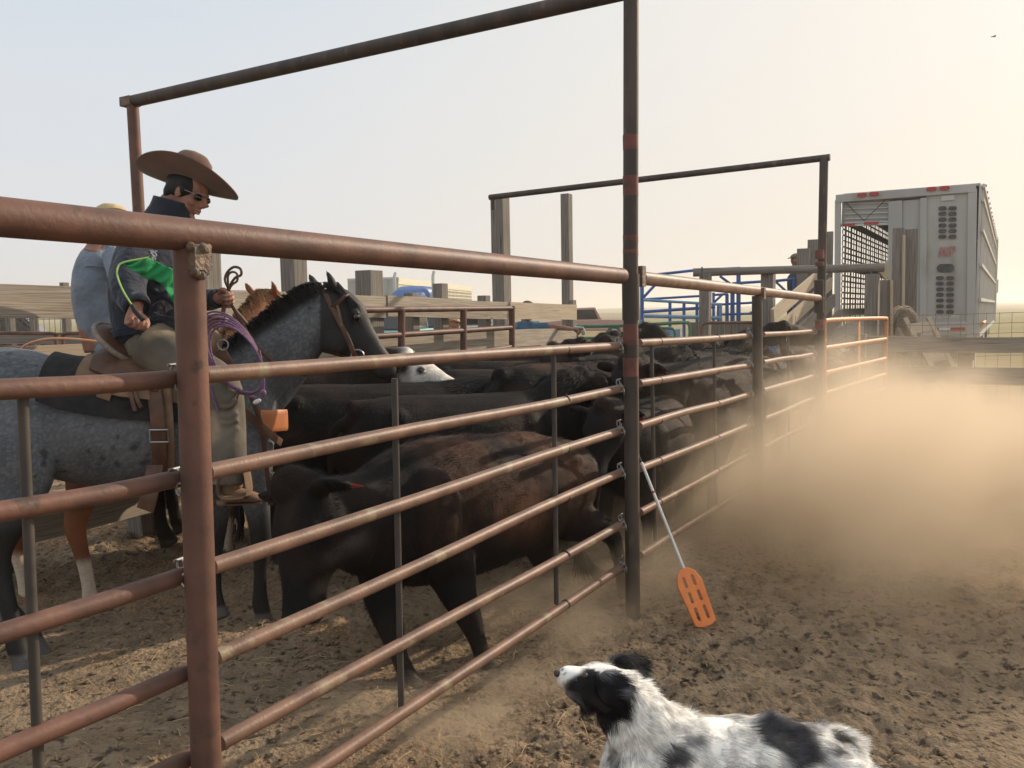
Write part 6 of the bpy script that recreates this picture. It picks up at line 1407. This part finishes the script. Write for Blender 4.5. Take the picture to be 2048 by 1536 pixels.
    def comb(p):
        px, py = proj(p); v = np.zeros_like(p); v[:, 0] = 1; v[:, 2] = -.55
        nk = (px < 1330)[:, None]; v = np.where(nk, np.array([[.55, 0, -1.0]]), v)
        hd = ((px < 1245) & (py < 1440))[:, None]; v = np.where(hd, np.array([[1.0, 0, -.25]]), v)
        ear = ((px > 1235) & (py < 1375))[:, None]; v = np.where(ear, np.array([[.9, .3, -.6]]), v)
        return v
    def lf(p):
        px, py = proj(p); l = np.full(len(p), 1.0); l[px < 1160] = .16; l[(px >= 1160) & (px < 1200) & (py < 1400)] = .4; l[(px > 1235) & (py < 1380)] = 1.25; l[(px > 1560)] = 1.25; l[px > 1690] = 1.3; return l
    _ey = np.array(P(1170, 1352, 2.312)); msk = lambda p: ((p[:, 2] > .15).astype(float)+.05)*(np.linalg.norm(p-_ey[None], axis=1) > .021)
    fur('fur', b, 150000, .040, comb, MT['hairm'], root, width=.00065, lift=.34, jit=.30, seed=9, lenfn=lf, droop=.15, mask=msk, dark=.34, clump=1.6)
dog()
# ------------------------------------------------------------------ sorting paddle
pd = empty('sorting_paddle', G(1415, 1252), 'orange slotted sorting paddle with a white shaft leaning on the fence rails', 'paddle')
pb = G(1414, 1254, .0); tp = P(1283, 925, 4.70); ax = (tp-pb).normalized(); neck = P(1377, 1136, 4.49); 
neck = pb+ax*((neck-pb).dot(ax)); wv = V(1, 0, 0)-ax*ax.x; wv.normalize(); nv_ = ax.cross(wv).normalized()
MB().tube([neck-ax*.03, tp], .0085, 12).build('shaft', MT['white'], pd)
MB().tube([tp, tp+ax*.10], .0045, 8).build('shaft_tip', MT['black'], pd)
MB().tube([tp+(neck-tp)*.28, tp+(neck-tp)*.30], .0089, 12).build('shaft_mark', MT['redl'], pd)
PL = (neck-pb).length
def pq(t, s_, o=0): return pb+ax*(PL*t)+wv*s_+nv_*o
# blade outline with slots left open: strips of thick plastic between two rows of slots
out = [(.0, .0), (.02, .035), (.06, .058), (.75, .070), (.92, .050), (1.0, .018)]
m = MB(); th = .011
def wid(t):
    for (a, b), (c, d) in zip(out, out[1:]):
        if a <= t <= c: return b+(d-b)*(t-a)/(c-a)
    return .018
ts = np.linspace(0.01, 1, 120); slots = [(.12, .34), (.42, .60), (.68, .86)]
def strip(fa, fb, ta, tb):
    tt = [t for t in ts if ta <= t <= tb]; tt = [ta]+tt+[tb]; vs = []
    for t in tt: a = fa(t); b = fb(t); vs += [pq(t, a, -th), pq(t, b, -th), pq(t, b, th), pq(t, a, th)]
    n = len(tt); fs = [(3, 2, 1, 0), (4*n-4, 4*n-3, 4*n-2, 4*n-1)]
    for i in range(n-1):
        for j in range(4): fs.append((i*4+j, i*4+(j+1) % 4, i*4+4+(j+1) % 4, i*4+4+j))
    m.add(vs, fs)
c1, c2, c3, c4 = -.032, -.018, .018, .032
strip(lambda t: -wid(t), lambda t: min(c1, -.3*wid(t)) if wid(t) > .035 else -.0, .01, 1); strip(lambda t: max(c4, .3*wid(t)) if wid(t) > .035 else 0, lambda t: wid(t), .01, 1)
strip(lambda t: max(c2, -wid(t)), lambda t: min(c3, wid(t)), .03, .97)
prev = .03
for a, b in slots+[(.94, .94)]:
    for u0, u1 in ((c1, c2), (c3, c4)): strip(lambda t: u0-.0005, lambda t: u1+.0005, prev, a)
    prev = b
m.organic('blade', MT['opaddle'], pd, voxel=.0035, it=2)
o = MB().tube([P(30, 1150, 5.0), P(40, 1148, 5.0)], .01, 6).build('x', None); bpy.data.objects.remove(o)
# weed beside the horse
wd_ = MB(); c = G(35, 1152)
for i in range(34):
    a = random.random()*6.28; r = random.uniform(.04, .13); t = c+V(r*math.cos(a), r*math.sin(a), .05+.06*random.random()); s_ = V(-math.sin(a), math.cos(a), 0)*.022
    wd_.add([c+V(0, 0, .01), c*.5+t*.5+s_+V(0, 0, .02), t, c*.5+t*.5-s_+V(0, 0, .02)], [(0, 1, 2, 3)])
o = wd_.build('weed', M('weed_leaf', (.10, .15, .06), (.06, .10, .035), scale=20), angle=180); tag(o, 'small leafy green weed on the ground behind the roan horse legs', 'weed')
# ------------------------------------------------------------------ dust and haze
def dust_volume():
    m = MB(); x0, x1, y0, y1, z0, z1 = -2.6, 13, 3.0, 17.0, -.05, 2.6
    m.box(((x0+x1)/2, (y0+y1)/2, (z0+z1)/2), (x1-x0, y1-y0, z1-z0))
    mat = bpy.data.materials.new('kicked_up_dust'); mat.use_nodes = True; t = mat.node_tree; N = t.nodes; L = t.links
    for n in list(N):
        if n.type == 'BSDF_PRINCIPLED': N.remove(n)
    out = [n for n in N if n.type == 'OUTPUT_MATERIAL'][0]
    pv = N.new('ShaderNodeVolumePrincipled'); pv.inputs['Color'].default_value = (.89, .755, .58, 1); pv.inputs['Anisotropy'].default_value = .25
    g = N.new('ShaderNodeNewGeometry'); sx = N.new('ShaderNodeSeparateXYZ'); L.new(g.outputs['Position'], sx.inputs[0])
    def math_(op, a, b=None, c=None, cl=False):
        x = N.new('ShaderNodeMath'); x.operation = op; x.use_clamp = cl
        for i, k in enumerate((a, b, c)):
            if k is None: continue
            if isinstance(k, (int, float)): x.inputs[i].default_value = k
            else: L.new(k, x.inputs[i])
        return x.outputs[0]
    def mr(x, a, b, o0=0., o1=1.):
        r = N.new('ShaderNodeMapRange'); r.interpolation_type = 'SMOOTHSTEP'; r.inputs[1].default_value = a; r.inputs[2].default_value = b; r.inputs[3].default_value = o0; r.inputs[4].default_value = o1; L.new(x, r.inputs[0]); return r.outputs[0]
    X, Yy, Z = sx.outputs
    def nz(s, d, off=0):
        mp = N.new('ShaderNodeMapping'); mp.inputs['Location'].default_value = (off, off*.7, 0); L.new(g.outputs['Position'], mp.inputs[0])
        x = N.new('ShaderNodeTexNoise'); x.inputs['Scale'].default_value = s; x.inputs['Detail'].default_value = d; L.new(mp.outputs[0], x.inputs[0]); return x.outputs[0]
    n1 = nz(.62, 5); n2 = nz(2.6, 4, 5)
    nn = math_('ADD', math_('MULTIPLY', n1, .55), math_('MULTIPLY', n2, .45))
    billow = mr(nn, .43, .58)
    # main cloud: right of the fence; height of its top grows to the right and with distance
    top = math_('ADD', math_('MAXIMUM', math_('MULTIPLY_ADD', Yy, -.120, 1.55), .15), math_('ADD', math_('MULTIPLY_ADD', math_('SUBTRACT', n1, .5), 2.4, math_('MULTIPLY', math_('SUBTRACT', n2, .5), 1.3)), .12))
    hf = math_('SUBTRACT', 1, mr(math_('DIVIDE', Z, math_('MAXIMUM', top, .12)), .2, 1.25), cl=True)
    mask = math_('MULTIPLY', mr(X, .6, 2.4), math_('MULTIPLY', mr(math_('ADD', Yy, math_('MULTIPLY', n1, 1.8)), 4.5, 6.3), mr(Yy, 14.5, 10)))
    main = math_('MULTIPLY', math_('MULTIPLY', hf, mask), math_('ADD', .08, math_('MULTIPLY', billow, 1.25)))
    # low puffs under the hooves
    def puff(cx, cy, cz, rx, ry, rz, amp):
        vm = N.new('ShaderNodeVectorMath'); vm.operation = 'SUBTRACT'; L.new(g.outputs['Position'], vm.inputs[0]); vm.inputs[1].default_value = (cx, cy, cz)
        v2 = N.new('ShaderNodeVectorMath'); v2.operation = 'DIVIDE'; L.new(vm.outputs[0], v2.inputs[0]); v2.inputs[1].default_value = (rx, ry, rz)
        ln = N.new('ShaderNodeVectorMath'); ln.operation = 'LENGTH'; L.new(v2.outputs[0], ln.inputs[0])
        d = math_('ADD', ln.outputs['Value'], math_('MULTIPLY', math_('SUBTRACT', n2, .5), 1.7))
        return math_('MULTIPLY', mr(d, .15, 1.0, 1., 0.), amp)
    tot = math_('MULTIPLY', main, DUST_K)
    for p_ in PUFFS: tot = math_('ADD', tot, puff(*p_))
    thin = math_('MULTIPLY', mr(Z, 0, 1.7, 1., 0.), math_('MULTIPLY', mr(X, -.6, 1.6), math_('MULTIPLY', mr(Yy, 4.6, 6.5), 0.03)))
    tot = math_('ADD', tot, thin)
    L.new(tot, pv.inputs['Density']); L.new(pv.outputs[0], out.inputs['Volume'])
    mat.cycles.volume_step_rate = .35 if hasattr(mat.cycles, 'volume_step_rate') else 1
    o = m.build('dust_cloud', mat, smooth=False); tag(o, 'tan dust cloud kicked up by the cattle along the fence', 'dust', kind='stuff'); o.data.attributes.remove(o.data.attributes['lc'])
DUST_K = 1.55
def _pf(px, py, h, rx, ry, rz, amp): q = G(px, py); return (q.x, q.y, h, rx, ry, rz, amp)
PUFFS = [_pf(1140, 1270, .08, .6, .5, .22, 1.5), _pf(1280, 1190, .13, .6, .6, .32, 1.6), _pf(1000, 1230, .05, .5, .5, .2, .9), _pf(900, 1470, .03, .42, .28, .12, 1.8), _pf(720, 1440, .04, .4, .3, .14, 1.6), _pf(1060, 1390, .04, .32, .26, .13, 1.8), _pf(1400, 1090, .22, 1.0, .8, .5, 1.0), _pf(1520, 1040, .3, .9, .9, .6, .9), _pf(820, 1430, .02, .35, .25, .10, 1.6)]
dust_volume()
def haze():
    m = MB(); m.box((0, 2950, 9.0), (9000, 6300, 24.0)); mat = bpy.data.materials.new('haze'); mat.use_nodes = True; t = mat.node_tree; N = t.nodes
    for n in list(N):
        if n.type == 'BSDF_PRINCIPLED': N.remove(n)
    out = [n for n in N if n.type == 'OUTPUT_MATERIAL'][0]; pv = N.new('ShaderNodeVolumePrincipled'); pv.inputs['Color'].default_value = (.98, .93, .86, 1); pv.inputs['Density'].default_value = HAZE_D; pv.inputs['Anisotropy'].default_value = .4
    t.links.new(pv.outputs[0], out.inputs['Volume']); o = m.build('haze', mat, smooth=False); tag(o, kind='stuff'); o.data.attributes.remove(o.data.attributes['lc'])
HAZE_D = .0011
haze()
